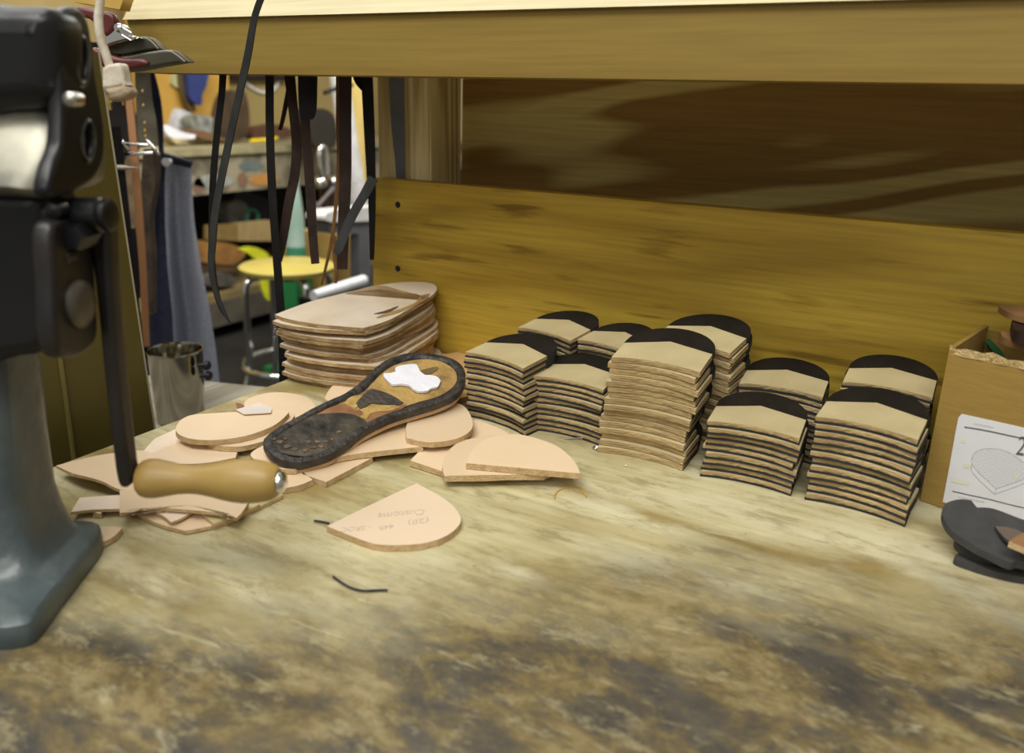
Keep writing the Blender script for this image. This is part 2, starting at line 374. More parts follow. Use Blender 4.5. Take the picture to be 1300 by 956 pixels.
def sslab(name, px, r, th, m, parent, bev=0.0, n=5, holes=(), corners=()):
    """a plate whose face looks to the viewer's right (plane at a fixed distance r to the side), th thick away to the left"""
    cu = bpy.data.curves.new(name, 'CURVE'); cu.dimensions = '2D'; cu.fill_mode = 'BOTH'
    cu.extrude = max(th/2-bev, 1e-4); cu.bevel_depth = bev; cu.bevel_resolution = 3; cu.offset = -bev
    for k, pl in enumerate([px]+list(holes)):
        P = [side_px(x, y, r) for x, y in pl]; pts = [Vector((p.x*FH[0]+p.y*FH[1], p.z, 0)) for p in P]
        pts = smooth_loop(pts, corners if k == 0 else (), n)
        sp_ = cu.splines.new('POLY'); sp_.points.add(len(pts)-1); sp_.use_cyclic_u = True
        for q, p in zip(sp_.points, pts): q.co = (p.x, p.y, 0, 1)
    o = bpy.data.objects.new(name, cu); COL.objects.link(o)
    me = bpy.data.meshes.new_from_object(o.evaluated_get(bpy.context.evaluated_depsgraph_get())); bpy.data.objects.remove(o)
    X = Matrix(((FH[0], 0, RT[0], RT[0]*(r-th/2)), (FH[1], 0, RT[1], RT[1]*(r-th/2)), (0, 1, 0, 0), (0, 0, 0, 1)))
    me.transform(X); me.materials.clear()
    if parent is not None: me.transform(Matrix.Translation(-parent.matrix_basis.translation))
    for p in me.polygons: p.use_smooth = True
    try: me.set_sharp_from_angle(angle=math.radians(50))
    except Exception: pass
    return link(name, me, m, parent)
def strap(name, path, widths, D, m, label, n=6, th=.0022, parent=None, cat='strap', group=None, Ds=None, edge=None):
    """a leather strip hanging at distance D, traced centre line, width in photo pixels"""
    pts = curve_pts([(x, y, 0) for x, y in path], n); tot = len(pts)
    bm = bmesh.new(); L_, R_, LB, RB = [], [], [], []
    ws = curve_pts([(w_, 0, 0) for w_ in widths], max(1, (tot-1)//max(1, len(widths)-1)))
    fhv = Vector(FH)
    for i, p in enumerate(pts):
        a = pts[max(i-1, 0)]; b = pts[min(i+1, tot-1)]; t = (b-a).normalized(); nn = Vector((-t.y, t.x, 0))
        wv = ws[min(int(i*len(ws)/tot), len(ws)-1)].x/2
        d = D if Ds is None else Ds[0]+(Ds[1]-Ds[0])*i/(tot-1)
        l = vert(p.x+nn.x*wv, p.y+nn.y*wv, d); r = vert(p.x-nn.x*wv, p.y-nn.y*wv, d+.002)
        L_.append(bm.verts.new(l)); R_.append(bm.verts.new(r)); LB.append(bm.verts.new(l+fhv*th)); RB.append(bm.verts.new(r+fhv*th))
    for i in range(tot-1):
        for k, (a, b) in enumerate(((L_, R_), (R_, RB), (RB, LB), (LB, L_))):
            f = bm.faces.new((a[i], b[i], b[i+1], a[i+1])); f.smooth = k in (0, 2); f.material_index = 0 if (edge is None or k in (0, 2)) else 1
    bm.faces.new((L_[0], LB[0], RB[0], R_[0])); bm.faces.new((L_[-1], R_[-1], RB[-1], LB[-1]))
    o = obj(name, bm, [m, edge] if edge else m, parent)
    if label and parent is None: tag(o, label, cat, group)
    return o

# ------------------------------------------------------------------ the room
FLOORZ = -.90
bm = bmesh.new(); box(bm, (-4.4, -1.6, FLOORZ-.05), (1.6, 5.6, FLOORZ))
struct('floor', bm, mat('dark_shop_floor', (.018, .016, .014), (.008, .007, .006), 4, rough=.6))
bm = bmesh.new(); box(bm, (-4.05, -1.6, FLOORZ), (-3.95, 5.6, 2.0))
struct('wall_left', bm, mat('tan_panel_wall', (.34, .255, .10), (.29, .21, .075), 3, rough=.7))
bm = bmesh.new(); box(bm, (-3.95, 5.5, FLOORZ), (1.6, 5.6, 2.0))
struct('wall_back', bm, mat('cream_wall', (.42, .35, .20), (.36, .29, .16), 3, rough=.7))

# ------------------------------------------------------------------ bench, back boards, shelf
YB = .7127
t = empty('workbench', (0, 0, FLOORZ), 'broad plywood workbench top, pale at the back and work-stained in front', 'workbench')
boxo('bench_top', (-.5625, -.10, -.038), (.62, .83, 0), bench_material(), t, bev=.0015)
for x, y in ((-.50, 0.0), (.5, 0.0), (-.50, .76), (.5, .76)):
    boxo('bench_leg', (x-.04, y-.04, FLOORZ), (x+.04, y+.04, -.0385), POST, t)

t = empty('backboard', (-.3, YB, 0), 'low yellow pine board standing along the back edge of the bench', 'board')
boxo('board_panel', (-.581, YB, .0005), (.55, YB+.019, .1885), BOARD, t, bev=.0012)
for px, py in ((505, 260), (505, 341)):
    p = on(px, py, 1, YB); bm = bmesh.new()
    lathe(bm, p+Vector((0, -.0006, 0)), p+Vector((0, .004, 0)), [(0, .0026), (.1, .0036), (1, .0036)], 16)
    obj('nail_hole', bm, BLK, t, True)
p0_ = on(1035, 375, 1, YB)
bm = bmesh.new(); box(bm, (-.517, .8005, .0005), (.55, .820, .3320)); o = obj('rear_plywood_panel', bm, PLY)
tag(o, 'dark plywood panel with wavy grain closing the shelf recess behind the low board', 'panel')
bm = bmesh.new(); box(bm, (-.590, .737, .0005), (-.5175, .7995, .3380)); bmesh.ops.bevel(bm, geom=list(bm.edges), offset=.002, segments=2, affect='EDGES')
tag(obj('shelf_post', bm, POST), 'upright pine post carrying the shelf at the left end of the panel', 'post')

t = empty('overhead_shelf', (-.2, .56, .29), 'long pine shelf running across the top above the bench', 'shelf')
SL, SR = -.765, .60
bm = bmesh.new()
prism(bm, [(SL+.006, .560, .2915), (SR, .560, .2895), (SR, .598, .2895), (SL+.006, .598, .2915)], [(SL, .560, .3415), (SR, .560, .3325), (SR, .598, .3325), (SL, .598, .3415)])
obj('front_rail', bm, SHELF, t)
bm = bmesh.new()   # board on top; front bevel shaped and wood paled to catch overhead light
prism(bm, [(SL-.002, .556, .3418), (SR, .556, .3328), (SR, .80, .3328), (SL-.002, .80, .3418)], [(SL+.012, .578, .385), (SR, .578, .376), (SR, .80, .376), (SL+.012, .80, .385)])
obj('shelf_board', bm, LIP, t)
boxo('hanger_rail', (SL+.03, .612, .305), (-.50, .628, .3415), SHELF, t)
boxo('rear_cleat', (-.7, .782, .30), (-.592, .80, .3415), SHELF, t)

# slate strap hanging in front of the post
_P = on(508, 150, 1, .7335); _D = float(np.array(_P)@FH)
strap('tapered_strap', [(508, 85), (508, 150), (509, 200), (509, 236)], [29, 24, 16, 11], 1, mat('pale_slate_leather', (.13, .145, .155), (.09, .10, .11), 30, rough=.5),
      'tapered slate grey strap end hanging in front of the pine post', Ds=(_D, _D-.001))
SLATE = bpy.data.objects['tapered_strap']
# ------------------------------------------------------------------ heel lifts
HW, HL, TH = .0327, .0705, .0052
DTH = .0007/ HL            # each lift is a touch thicker at its rear
def heel_outline():
    f = []
    for k in range(9):                                  # concave breast, left to right
        s = -1+2*k/8; f.append((HW*s, .0052*(1-s*s)))
    r = [(HW+.0012, .018), (HW+.0014, .034)]
    arc = [(HW*1.04*math.cos(a), .034+(HL-.034)*math.sin(a)) for a in [math.pi*k/18 for k in range(1, 18)]]
    l = [(-HW-.0014, .034), (-HW-.0012, .018)]
    return f, r, arc, l
def strip_back():      # rear line of the leather strip: right corner, peak, left corner
    return [(HW+.0012, .033), (-.002, .0435), (-HW-.0013, .0275)]
def column_solid(bm, xs, yf, yb, zb, zt, rd=None, jag=0, mtop=0, mside=1, chamfer=0):
    """a solid built from columns: front y yf(x), rear y yb(x), bottom zb(x, y), top zt(x, y)"""
    n = len(xs); F = []
    for x in xs:
        a, b = yf(x), yb(x); j1 = rd.uniform(-jag, jag) if rd else 0; j2 = rd.uniform(-jag, jag)*.6 if rd else 0
        m = (a+b)/2
        F.append([bm.verts.new(v) for v in ((x, a+j2, zb(x, a)), (x, a-abs(j1)*.7, (zb(x, a)+zt(x, a))/2), (x, a+j1*.5, zt(x, a)-chamfer), (x, a+chamfer, zt(x, a)),
                                             (x, m, zt(x, m)), (x, b, zt(x, b)), (x, b, zb(x, b)), (x, m, zb(x, m)))])
    K = len(F[0]); ms = [mside, mside, mside, mtop, mtop, mside, mside, mside]
    for i in range(n-1):
        for k in range(K):
            bm.faces.new((F[i][k], F[i+1][k], F[i+1][(k+1) % K], F[i][(k+1) % K])).material_index = ms[k]
    for e in (F[0], F[-1]):
        for q in ((0, 1, 6, 7), (1, 2, 5, 6), (2, 3, 4, 5)):
            try: bm.faces.new([e[k] for k in q]).material_index = mside
            except ValueError: pass
def y_front(x): return .0052*(1-(x/HW)**2)
def y_strip(x):
    return .0435+(x+.002)*(.0435-.0275)/(HW-.0007) if x < -.002 else .0435+(x+.002)*(.0330-.0435)/(HW+.0032)
def y_arc(x): 
    u = min(1, abs(x)/(HW+.0010)); return .034+(HL-.034)*math.sqrt(max(0, 1-u*u))
def heel_meshes(full_leather, seed):
    rd = random.Random(seed)
    tz = lambda x, y: TH*.97+y*DTH
    rb = .0004 if full_leather else .0019
    W = HW+.0010
    xs = [-W*math.cos(math.pi*k/26) for k in range(27)]; xs = sorted(set(xs+[-.002]))
    bm = bmesh.new(); off = .0022 if full_leather else -.0001
    column_solid(bm, xs, lambda x: y_front(x)+off, lambda x: min(y_strip(x), max(y_arc(x), .034)), lambda x, y: 0, lambda x, y: rb, None, 0, 0, 1)
    column_solid(bm, xs, lambda x: min(y_strip(x), y_arc(x)-.0002), y_arc, lambda x, y: 0, tz, None, 0, 0, 1)
    bmesh.ops.remove_doubles(bm, verts=bm.verts, dist=1e-7)
    bmesh.ops.recalc_face_normals(bm, faces=bm.faces)
    m1 = bpy.data.meshes.new('heel_rubber'); bm.to_mesh(m1); bm.free(); m1.materials.append(RUB); m1.materials.append(RUBE)
    bm = bmesh.new(); warp = rd.uniform(-.0003, .0003)
    W2 = HW+.0004; xs2 = sorted(set([-W2+2*W2*k/26 for k in range(27)]+[-.002]))
    column_solid(bm, xs2, y_front, lambda x: y_strip(x)-.0001, lambda x, y: rb+.00003, tz, rd, .0004, 0, 1, .0003)
    bmesh.ops.recalc_face_normals(bm, faces=bm.faces)
    m2 = bpy.data.meshes.new('heel_leather_strip'); bm.to_mesh(m2); bm.free(); m2.materials.append(HTOP); m2.materials.append(HEDGE)
    return m1, m2
HMESH = {(fl, s): heel_meshes(fl, s) for fl in (False, True) for s in range(4)}
ORD = ['', 'second', 'third', 'fourth', 'fifth', 'sixth', 'seventh', 'eighth', 'ninth', 'tenth', 'eleventh', 'twelfth', 'thirteenth', 'fourteenth', 'fifteenth', 'sixteenth', 'seventeenth', 'eighteenth']
def heel_stack(name, FLp, ang, n, ztop, scale, full, lean=(0, 0), jit=.0015, seed=1, hidden_from=99):
    """FLp: front left corner of the top lift; lean: how far the foot of the stack is set off from its top"""
    rd = random.Random(seed); th = ztop/n; k3 = th/TH
    A = math.radians(ang)
    ex = Vector((math.cos(A), math.sin(A), 0)); 
    topc = Vector((FLp[0], FLp[1], 0))+ex*HW*scale
    basec = topc+Vector((lean[0], lean[1], 0))
    # wedge angle per lift
    dth = DTH*k3/scale
    X = Matrix.Translation(basec) @ Matrix.Rotation(A, 4, 'Z')
    for i in range(n):
        jx, jy, jr = rd.uniform(-jit, jit)*1.2, rd.uniform(-jit, jit)*1.2, math.radians(rd.uniform(-2.4, 2.4))
        if i == n-1: jx = jy = jr = 0
        Li = Matrix.Translation((jx-lean[0]*i/max(1, n-1), jy-lean[1]*i/max(1, n-1), 0)) @ Matrix.Rotation(jr, 4, 'Z')
        W = X @ Li @ Matrix.Diagonal((scale, scale, k3*.985, 1))
        rank = n-1-i
        if rank == 0: lb = 'top heel lift of '+name
        elif i == 0: lb = 'bottom heel lift, resting on the bench, of '+name
        else: lb = '%s heel lift from the top of %s' % (ORD[rank], name)
        o = bpy.data.objects.new('heel_lift', None); COL.objects.link(o); o.empty_display_size = .01
        o.matrix_world = W; tag(o, lb, 'heel lift', 'heel lifts in '+name)
        m1, m2 = HMESH[(full, rd.randrange(4))]
        for nm, me in (('rubber_layer', m1), ('leather_strip', m2)):
            c = bpy.data.objects.new(nm, me); COL.objects.link(c); c.parent = o
        X = X @ Matrix.Translation((0, 0, TH*k3)) @ Matrix.Rotation(dth, 4, 'X')
heel_stack('the banded stack beside the cardboard box', (-.0655, .571), -6.0, 12, .0650, 1.0, False, (.0015, -.003), seed=11)
heel_stack('the banded stack left of the box-side one', (-.140, .562), 2.5, 9, .0478, 1.0, False, (-.001, .001), seed=12)
heel_stack('the back stack beside the box', (-.0575, .640), -1.5, 14, .0735, .94, False, seed=13, hidden_from=3)
heel_stack('the back stack two left of the box', (-.134, .630), 2.0, 11, .0595, .97, False, seed=14, hidden_from=2)
heel_stack('the tall all-tan middle stack', (-.2215, .570), 1.5, 16, .0815, 1.07, True, (-.008, -.006), jit=.0022, seed=15)
heel_stack('the tall stack behind the middle one', (-.2085, .631), -7.5, 17, .0860, 1.03, True, (.004, .0), jit=.002, seed=16, hidden_from=9)
heel_stack('the low back stack behind the middle one', (-.283, .640), -13.0, 13, .0690, .86, False, seed=17, hidden_from=3)
heel_stack('the banded stack left of the middle one', (-.296, .573), 1.5, 10, .0500, 1.0, False, (.002, -.002), seed=18)
heel_stack('the banded stack beside the old sole', (-.361, .571), -10.5, 12, .0600, .99, False, (.004, -.004), seed=19, jit=.0016)
heel_stack('the rearmost left stack', (-.345, .642), -12.0, 13, .0700, .93, False, seed=20, hidden_from=3)

# ------------------------------------------------------------------ loose leather pieces: outlines traced, laid at their own heights
def piece(name, px, z, th, label, m=None, corners=(), jag=.0, cat='leather piece', zfun=None, n=5, group=None, edge=None, tilt=None):
    P = []
    for k, (x, y) in enumerate(px):
        p = flat(x, y, z)
        if tilt: p = plane_hit(x, y, tilt[0], tilt[1])
        P.append(p)
    loop = smooth_loop(P, corners, n)
    bm = bmesh.new(); ringmesh(bm, loop, th, zfun, mt=0, ms=1, mb=2, jag=jag)
    o = obj(name, bm, [m or LEA, edge or LEAE, LEAP])
    return tag(o, label, cat, group)
def tilt3(a, b, c):
    P = [flat(x, y, z) for x, y, z in (a, b, c)]; n = (P[1]-P[0]).cross(P[2]-P[0]).normalized()
    return (tuple(P[0]), tuple(n))
T4 = .0042
# signed half-moon in front
t = piece('half_sole_blank', [(415, 668), (470, 641), (529, 613.5), (559, 630), (576, 643), (585, 658), (580, 670), (563, 682), (535, 690), (503, 692), (474, 690), (445, 680)],
      .0046, .0044, 'pointed tan half-sole blank with pencil writing, alone in front of the pile', m=LEA2, corners=(0, 2), jag=.0006, cat='sole blank')
def text_on(parent, s, px, px2, z, size, m, name='handwriting'):
    a = flat(*px, z); b = flat(*px2, z); cu = bpy.data.curves.new(name, 'FONT'); cu.body = s; cu.size = 1; cu.extrude = .002; cu.shear = .25
    o = bpy.data.objects.new(name, cu); COL.objects.link(o)
    me = bpy.data.meshes.new_from_object(o.evaluated_get(bpy.context.evaluated_depsgraph_get())); bpy.data.objects.remove(o)
    wd = max(v.co.x for v in me.vertices); sx = (b-a).length/wd; e = (b-a).normalized(); u = Vector((-e.y, e.x, 0))
    me.transform(Matrix(((e.x*sx, u.x*size, 0, a.x), (e.y*sx, u.y*size, 0, a.y), (0, 0, .02, z), (0, 0, 0, 1))))
    me.materials.clear(); return link(name, me, m, parent)
text_on(t, 'Customs', (540, 646), (479, 652), .0047, .011, PENCIL)
text_on(t, '(28)', (545, 657), (517, 661), .0047, .009, PENCIL)
text_on(t, '44R', (500, 665), (480, 668), .0047, .008, PENCIL)
text_on(t, '- SROC', (472, 667), (432, 670), .0047, .008, PENCIL)
# right hand trio
piece('half_moon_blank', [(521, 584.6), (530, 575), (545, 560), (565, 545), (600, 533), (622, 539), (643, 549), (655, 562), (620, 590), (563, 599)], .0052, .0045,
      'half-moon tan blank lowest of the three overlapping right of the old sole', corners=(0, 9), jag=.0008, cat='sole blank')
piece('half_moon_blank', [(564, 604), (562, 592), (566, 577), (580, 563), (602, 556), (640, 552), (690, 570), (712, 590), (690, 602)], .0102, .0046,
      'half-moon tan blank with frayed lower edge, middle of the overlapping three', corners=(0, 8), jag=.0010, cat='sole blank')
piece('half_moon_blank', [(592, 588), (597, 575), (610, 561), (630, 553), (657, 551.4), (683, 557), (708, 567), (725, 581), (734, 594), (736, 601)], .0152, .0046,
      'half-moon tan blank on top of the overlapping three, straight edge forward', corners=(0, 9), jag=.0005, cat='sole blank')
piece('half_moon_blank', [(516, 556), (516, 540), (525, 525), (550, 512), (581, 512), (593, 520), (599.5, 533), (599.5, 543), (592, 551), (575, 558), (545, 561.5)], .0142, .0046,
      'rounded tan blank sticking out right from under the old sole', corners=(0,), jag=.0008, cat='sole blank')
piece('leather_offcut', [(405, 586), (430, 580), (470, 574), (537, 567), (531, 554), (515, 540), (480, 548), (430, 562), (405, 572)], .0095, .0042,
      'long tan offcut under the old sole, its thick edge facing forward', corners=(0, 3), jag=.0010)
piece('leather_offcut', [(376, 596), (388, 603), (414, 612), (435, 601), (473, 581), (440, 575), (400, 580)], .0045, .0042,
      'pointed tan offcut lowest under the old sole with frayed edge', corners=(2, 4), jag=.0012)
piece('leather_offcut', [(345, 612), (359, 620), (380, 616), (397, 609), (385, 600), (372, 592), (352, 596)], .0045, .0042,
      'small tan offcut beside the chrome tip of the crank handle', corners=(1, 3), jag=.0010)
piece('leather_offcut', [(318, 578), (335, 565), (352, 560), (372, 577), (382, 590), (376, 596), (345, 594)], .0088, .0036,
      'tan offcut between the crank handle and the heel of the old sole', corners=(5,), jag=.0006)
# left group
piece('sole_disc', [(310, 512), (330, 501), (356, 498), (386, 503), (400, 515), (394, 524), (372, 535), (345, 545), (322, 538)], .0048, .0045,
      'round tan disc left behind the old sole, in front of the tall pile', corners=(), jag=.0006, cat='sole blank')
piece('sole_disc', [(264, 562), (300, 567), (331, 561), (352, 552), (368, 536), (372, 524), (340, 528), (280, 545)], .0096, .0042,
      'tan blank directly beneath the upper left disc', corners=(), jag=.0006, cat='sole blank')
piece('sole_disc', [(223, 545), (229, 534), (243, 527), (270, 524.5), (310, 522.5), (363, 520.5), (361, 530), (346, 541), (317, 552), (282, 558), (249, 558), (230, 553)], .0144, .0044,
      'upper left tan disc lying on the scraps, straight edge away', corners=(6,), jag=.0005, cat='sole blank')
piece('leather_offcut', [(185, 580), (205, 570), (235, 560), (268, 560), (302, 571), (299, 581), (258, 588), (215, 588)], .0050, .0040,
      'tan offcut just behind the wooden crank handle, under the left disc', corners=(0, 4, 5), jag=.0004)
piece('leather_offcut', [(178, 577), (196, 557), (222, 545), (240, 548), (250, 562), (215, 575)], .0026, .0020,
      'thin pale offcut peeping out left of the left disc', LEAP, corners=(0, 1, 2))
piece('paper_scrap', [(299, 520), (329, 511), (345, 518), (344, 524), (310, 526)], .0160, .0008, 'small white scrap lying behind the upper left disc', mat('white_suede', (.80, .72, .66), rough=.9), corners=(0, 1, 2, 3, 4), cat='scrap', n=2)
piece('leather_crumb', [(299, 511), (305, 512), (311, 515), (303, 518)], .0040, .0030, 'tiny rust brown crumb behind the left discs', mat('rust_leather', (.30, .12, .05), rough=.8), corners=(0, 1, 2, 3), cat='scrap', n=2)
piece('leather_offcut', [(72, 596), (110, 588), (148, 583), (190, 583), (200, 612), (175, 626), (152, 627), (128, 619), (93, 610)], .0075, .0022,
      'wide thin tan offcut behind the crank arm, its pointed end left', corners=(0, 5), jag=.0003,
      zfun=lambda p: .006*max(0, math.sin((p.x+.56)*28)))
piece('leather_offcut', [(152, 622), (152, 652), (167, 647), (199, 644.5), (253, 648.5), (291, 652), (300, 658), (306, 652), (316, 637), (290, 624), (230, 618)], .0105, .0022,
      'broad tan offcut with jagged front edge beneath the wooden handle', corners=(0, 1, 2, 5, 6, 7, 8), jag=.0003)
piece('leather_offcut', [(90, 650), (101, 632), (125, 630), (155, 628), (156, 646), (118, 647)], .0062, .0020,
      'pale strip offcut sticking out left of the broad one', LEAP, corners=(0, 1, 3, 4), jag=.0003)
piece('leather_offcut', [(169, 648), (197, 663), (235, 674), (272, 667), (262, 645), (220, 635), (180, 632)], .0032, .0024,
      'flat tan offcut lowest in front of the handle, bluntly pointed forward', corners=(0, 2, 3), jag=.0003)
piece('leather_offcut', [(198, 650), (209, 656), (217, 663), (232, 657), (246, 648), (225, 640), (200, 640)], .0068, .0016,
      'small pale triangular offcut under the broad jagged one', LEAP, corners=(0, 2, 4), jag=.0003)
piece('leather_offcut', [(255, 651), (271, 665), (300, 654), (330, 640), (300, 632), (262, 636)], .0055, .0020,
      'pale greenish offcut at the right end of the broad jagged one', mat('greenish_leather', (.60, .52, .28), (.5, .43, .2), 20, rough=.7), corners=(0, 1, 3), jag=.0003)
piece('wood_sliver', [(272, 668), (300, 657), (330, 643), (359, 628.5), (357, 625), (328, 639), (299, 652), (270, 664)], .0030, .0026,
      'long thin sliver running from the jagged offcut to the handle tip', mat('sliver', (.5, .42, .2), rough=.7), corners=(0, 3, 4, 7), cat='sliver', n=2)
piece('leather_offcut', [(118, 671), (137, 668), (155, 670), (148, 678), (138, 685), (126, 688), (118, 684)], .0042, .0036,
      'small tan offcut touching the toe of the cast iron foot', corners=(2,), jag=.0006)
piece('leather_crumb', [(119, 641), (125, 639), (130, 645), (128, 652), (118, 650)], .0040, .0036, 'little frayed crumb in front of the pale strip', LEAP, corners=(0, 2, 4), cat='scrap', n=2, jag=.001)
piece('sole_disc', [(412, 506), (420, 492), (437, 481), (461, 475), (492, 474), (500, 492), (480, 512), (440, 522)], .0048, .0045,
      'tan blank tucked between the tall pile and the old sole', corners=(0,), jag=.0004, cat='sole blank')
piece('sole_disc', [(548, 455), (568, 449), (600, 447), (610, 470), (600, 500), (560, 505), (545, 480)], .0048, .0045,
      'tan blank behind the toe of the old sole, reaching the backboard', corners=(), jag=.0004, cat='sole blank', m=mat('warm_leather', (.66, .42, .18), (.6, .37, .15), 8, rough=.5))

# ------------------------------------------------------------------ tall pile of sole blanks
ptop = [(349, 399), (365, 404.5), (405, 411.5), (461, 416), (480, 411), (499, 403.5), (516, 394), (532, 385), (545, 377), (553, 370.5), (554, 364), (546, 359), (520, 357.6), (485, 361), (438, 371.5), (391, 383.5)]
PT = tilt3((349, 399, .0660), (461, 416, .0665), (554, 364, .0785))
ploop = smooth_loop([plane_hit(x, y, *PT) for x, y in ptop], (0, 3), 4)
pc = sum(ploop, Vector())/len(ploop); pn = Vector(PT[1]); pn = pn if pn.z > 0 else -pn
NP = 16; rd = random.Random(5)
flatq = Vector((0, 0, 1)).rotation_difference(pn)
for i in range(NP):
    f = (i+1)/NP; q = flatq.copy(); q = Vector((0, 0, 1)).rotation_difference(Vector((0, 0, 1)).lerp(pn, f))
    zc = pc.z*f-.0002
    rz_ = math.radians(rd.uniform(-4, 4)) if i < NP-1 else 0
    jx, jy = (rd.uniform(-.004, .003), rd.uniform(-.004, .004)) if i < NP-1 else (0, 0)
    sc = 1 if i == NP-1 else rd.uniform(.945, .98)
    if i == NP-2: jx, jy, rz_, sc = -.004, -.002, math.radians(5), .99
    if i == NP-3: jx, jy, rz_ = -.006, .003, math.radians(-3)
    if i < 8: jx += .004; jy += .002
    if i < NP-3 and rd.random() < .0: rz_ += 0
    inv = flatq.inverted()
    bm = bmesh.new(); loop = []
    ext = 1.0
    for p in ploop:
        v = inv @ (p-pc); v = Vector((v.x*sc, v.y*sc, 0)); v.rotate(Matrix.Rotation(rz_, 3, 'Z')); loop.append(v)
    ringmesh(bm, loop, .0036, rings=4, mt=0, ms=1, mb=0, jag=.0006)
    # a lighter split line around the edge comes from the two-step side wall
    rank = NP-1-i
    lb = {0: 'top sheet of the tall pile of pointed sole leather, stained brown at its tip'}.get(rank, '%s sheet from the top of the tall pile of pointed sole leather' % ORD[min(rank, 17)] if i else 'bottom sheet of the tall pile of pointed sole leather, on the bench')
    o = obj('sole_leather_sheet', bm, [PILE, PILEE], None)
    q.normalize(); o.rotation_mode = 'QUATERNION'; o.rotation_quaternion = q; o.location = (pc.x+jx, pc.y+jy, zc)
    tag(o, lb, 'sole leather', 'pointed sole leather sheets in the tall pile')
TOPSHEET = o
def decal(name, px, P0, n, lift, m, parent, corners=(), nn=4, th=.0004, w2l=None):
    N3 = Vector(n); N3 = N3 if N3.z > 0 else -N3
    L3 = smooth_loop([plane_hit(x, y, P0, n)+N3*lift for x, y in px], corners, nn)
    bm = bmesh.new(); prism(bm, [p-N3*th for p in L3], L3)
    bmesh.ops.recalc_face_normals(bm, faces=bm.faces)
    me = bpy.data.meshes.new(name); bm.to_mesh(me); bm.free()
    if parent is not None: me.transform(parent.matrix_basis.inverted())
    return link(name, me, m, parent)
decal('brown_stain', [(438, 373), (470, 364), (487, 363), (505, 368), (528, 374), (542, 377), (535, 381), (530, 374), (505, 371), (480, 368)], *PT, .0004, STAIN, TOPSHEET, corners=(0, 6))
decal('brown_stain', [(534, 376), (546, 373), (540, 381), (520, 391), (500, 399), (478, 404), (490, 398), (512, 391), (528, 384)], *PT, .0004, STAIN, TOPSHEET, corners=(1,))
decal('brown_stain', [(475, 399), (486, 396), (495, 393), (506, 389), (497, 395), (486, 398)], *PT, .0007, mat('dark_mark', (.10, .06, .03), rough=.6), TOPSHEET, nn=2)

# ------------------------------------------------------------------ the old worn sole
SP = tilt3((334, 564, .0205), (556, 513, .0265), (497, 455, .0455))
sout = [(334, 562), (341, 574), (354, 584), (378, 589), (401, 584), (421, 577), (442, 564), (455, 553), (471, 543), (499, 530), (532, 520), (560, 511), (581, 500), (591, 484), (589, 469), (576, 457), (551, 450.5), (521, 449), (494, 456), (475, 469), (459, 485), (438, 500), (409, 513), (379, 529), (351, 545), (338, 555)]
NS = Vector(SP[1]); NS = NS if NS.z > 0 else -NS
def sp(x, y): return plane_hit(x, y, *SP)
loop = smooth_loop([sp(x, y) for x, y in sout], (), 4)
c = sum(loop, Vector())/len(loop)
t = empty('worn_insole', (c.x, c.y, .006), 'old black-rimmed sandal sole with cork middle and white patch, lying on the blanks', 'shoe sole')
SOLEB = mat('old_black_leather', (.055, .046, .038), (.012, .012, .012), 110, rough=.5, bump=1, bscale=200)
CORK = mat('worn_cork', (.44, .28, .085), (.17, .095, .03), 38, rough=.85, bump=1, bscale=260, lo=.3, hi=.6)
def slabn(name, L3, th, m, up=0.0, bev=0):
    bm = bmesh.new(); prism(bm, [p-NS*th for p in L3], [p+NS*up for p in L3])
    return obj(name, bm, m, t, False)
slabn('welt_leather', [c+(p-c)*.985-NS*.0055 for p in loop], .0042, mat('sole_side_leather', (.55, .36, .19), (.40, .25, .12), 70, rough=.7, bump=.5))
o = slabn('sole_body', [p-NS*.0012 for p in loop], .0046, SOLEB)
# raised rim: a rounded ring around the edge
def inset(L3, d):
    n = len(L3); out = []
    for i in range(n):
        e = (L3[(i+1) % n]-L3[i-1]).normalized(); nn = NS.cross(e); 
        if nn.dot(c-L3[i]) < 0 and False: nn = -nn
        out.append((L3[i], nn))
    s = 1 if sum((nn.dot(c-p) for p, nn in out)) > 0 else -1
    return [p+nn*d*s for p, nn in out]
bm = bmesh.new(); prof = [(0.0, -.0012), (.0004, .0009), (.0025, .0016), (.0058, .0013), (.0078, -.0008)]
rd = random.Random(3); rings = []
for k, (d, h) in enumerate(prof):
    rings.append([bm.verts.new(p+NS*(h+(rd.uniform(-.0002, .0003) if k in (1, 2, 3) else 0))) for p in inset(loop, d)])
n = len(loop)
for a, b in zip(rings, rings[1:]):
    for k in range(n): f = bm.faces.new((a[k], a[(k+1) % n], b[(k+1) % n], b[k])); f.smooth = True
for k in range(n): bm.faces.new((rings[-1][k], rings[-1][(k+1) % n], rings[0][(k+1) % n], rings[0][k]))
obj('black_rim', bm, SOLEB, t)
sc4 = lambda pts: [(320+x/4.25, 430+y/4.25) for x, y in pts]
def patch(name, pts, lift, m, corners=(), nn=4, th=.0008, smooth=True):
    L3 = smooth_loop([sp(x, y)+NS*lift for x, y in sc4(pts)], corners, nn)
    bm = bmesh.new(); prism(bm, [p-NS*th for p in L3], L3); return obj(name, bm, m, t)
patch('cork_filler', [(340, 405), (430, 350), (520, 320), (600, 285), (650, 235), (700, 185), (760, 145), (840, 118), (930, 108), (1010, 118), (1075, 150), (1105, 195), (1090, 250), (1010, 305), (860, 350), (750, 400), (660, 455), (620, 462), (560, 425), (450, 405)], -.0006, CORK)
patch('bare_leather_patch', [(350, 405), (430, 365), (500, 350), (560, 385), (610, 375), (700, 385), (800, 355), (830, 362), (740, 410), (655, 458), (600, 440), (540, 405), (450, 400), (400, 410)], -.0003, mat('rust_sole_leather', (.30, .14, .05), (.20, .09, .035), 60, rough=.6))
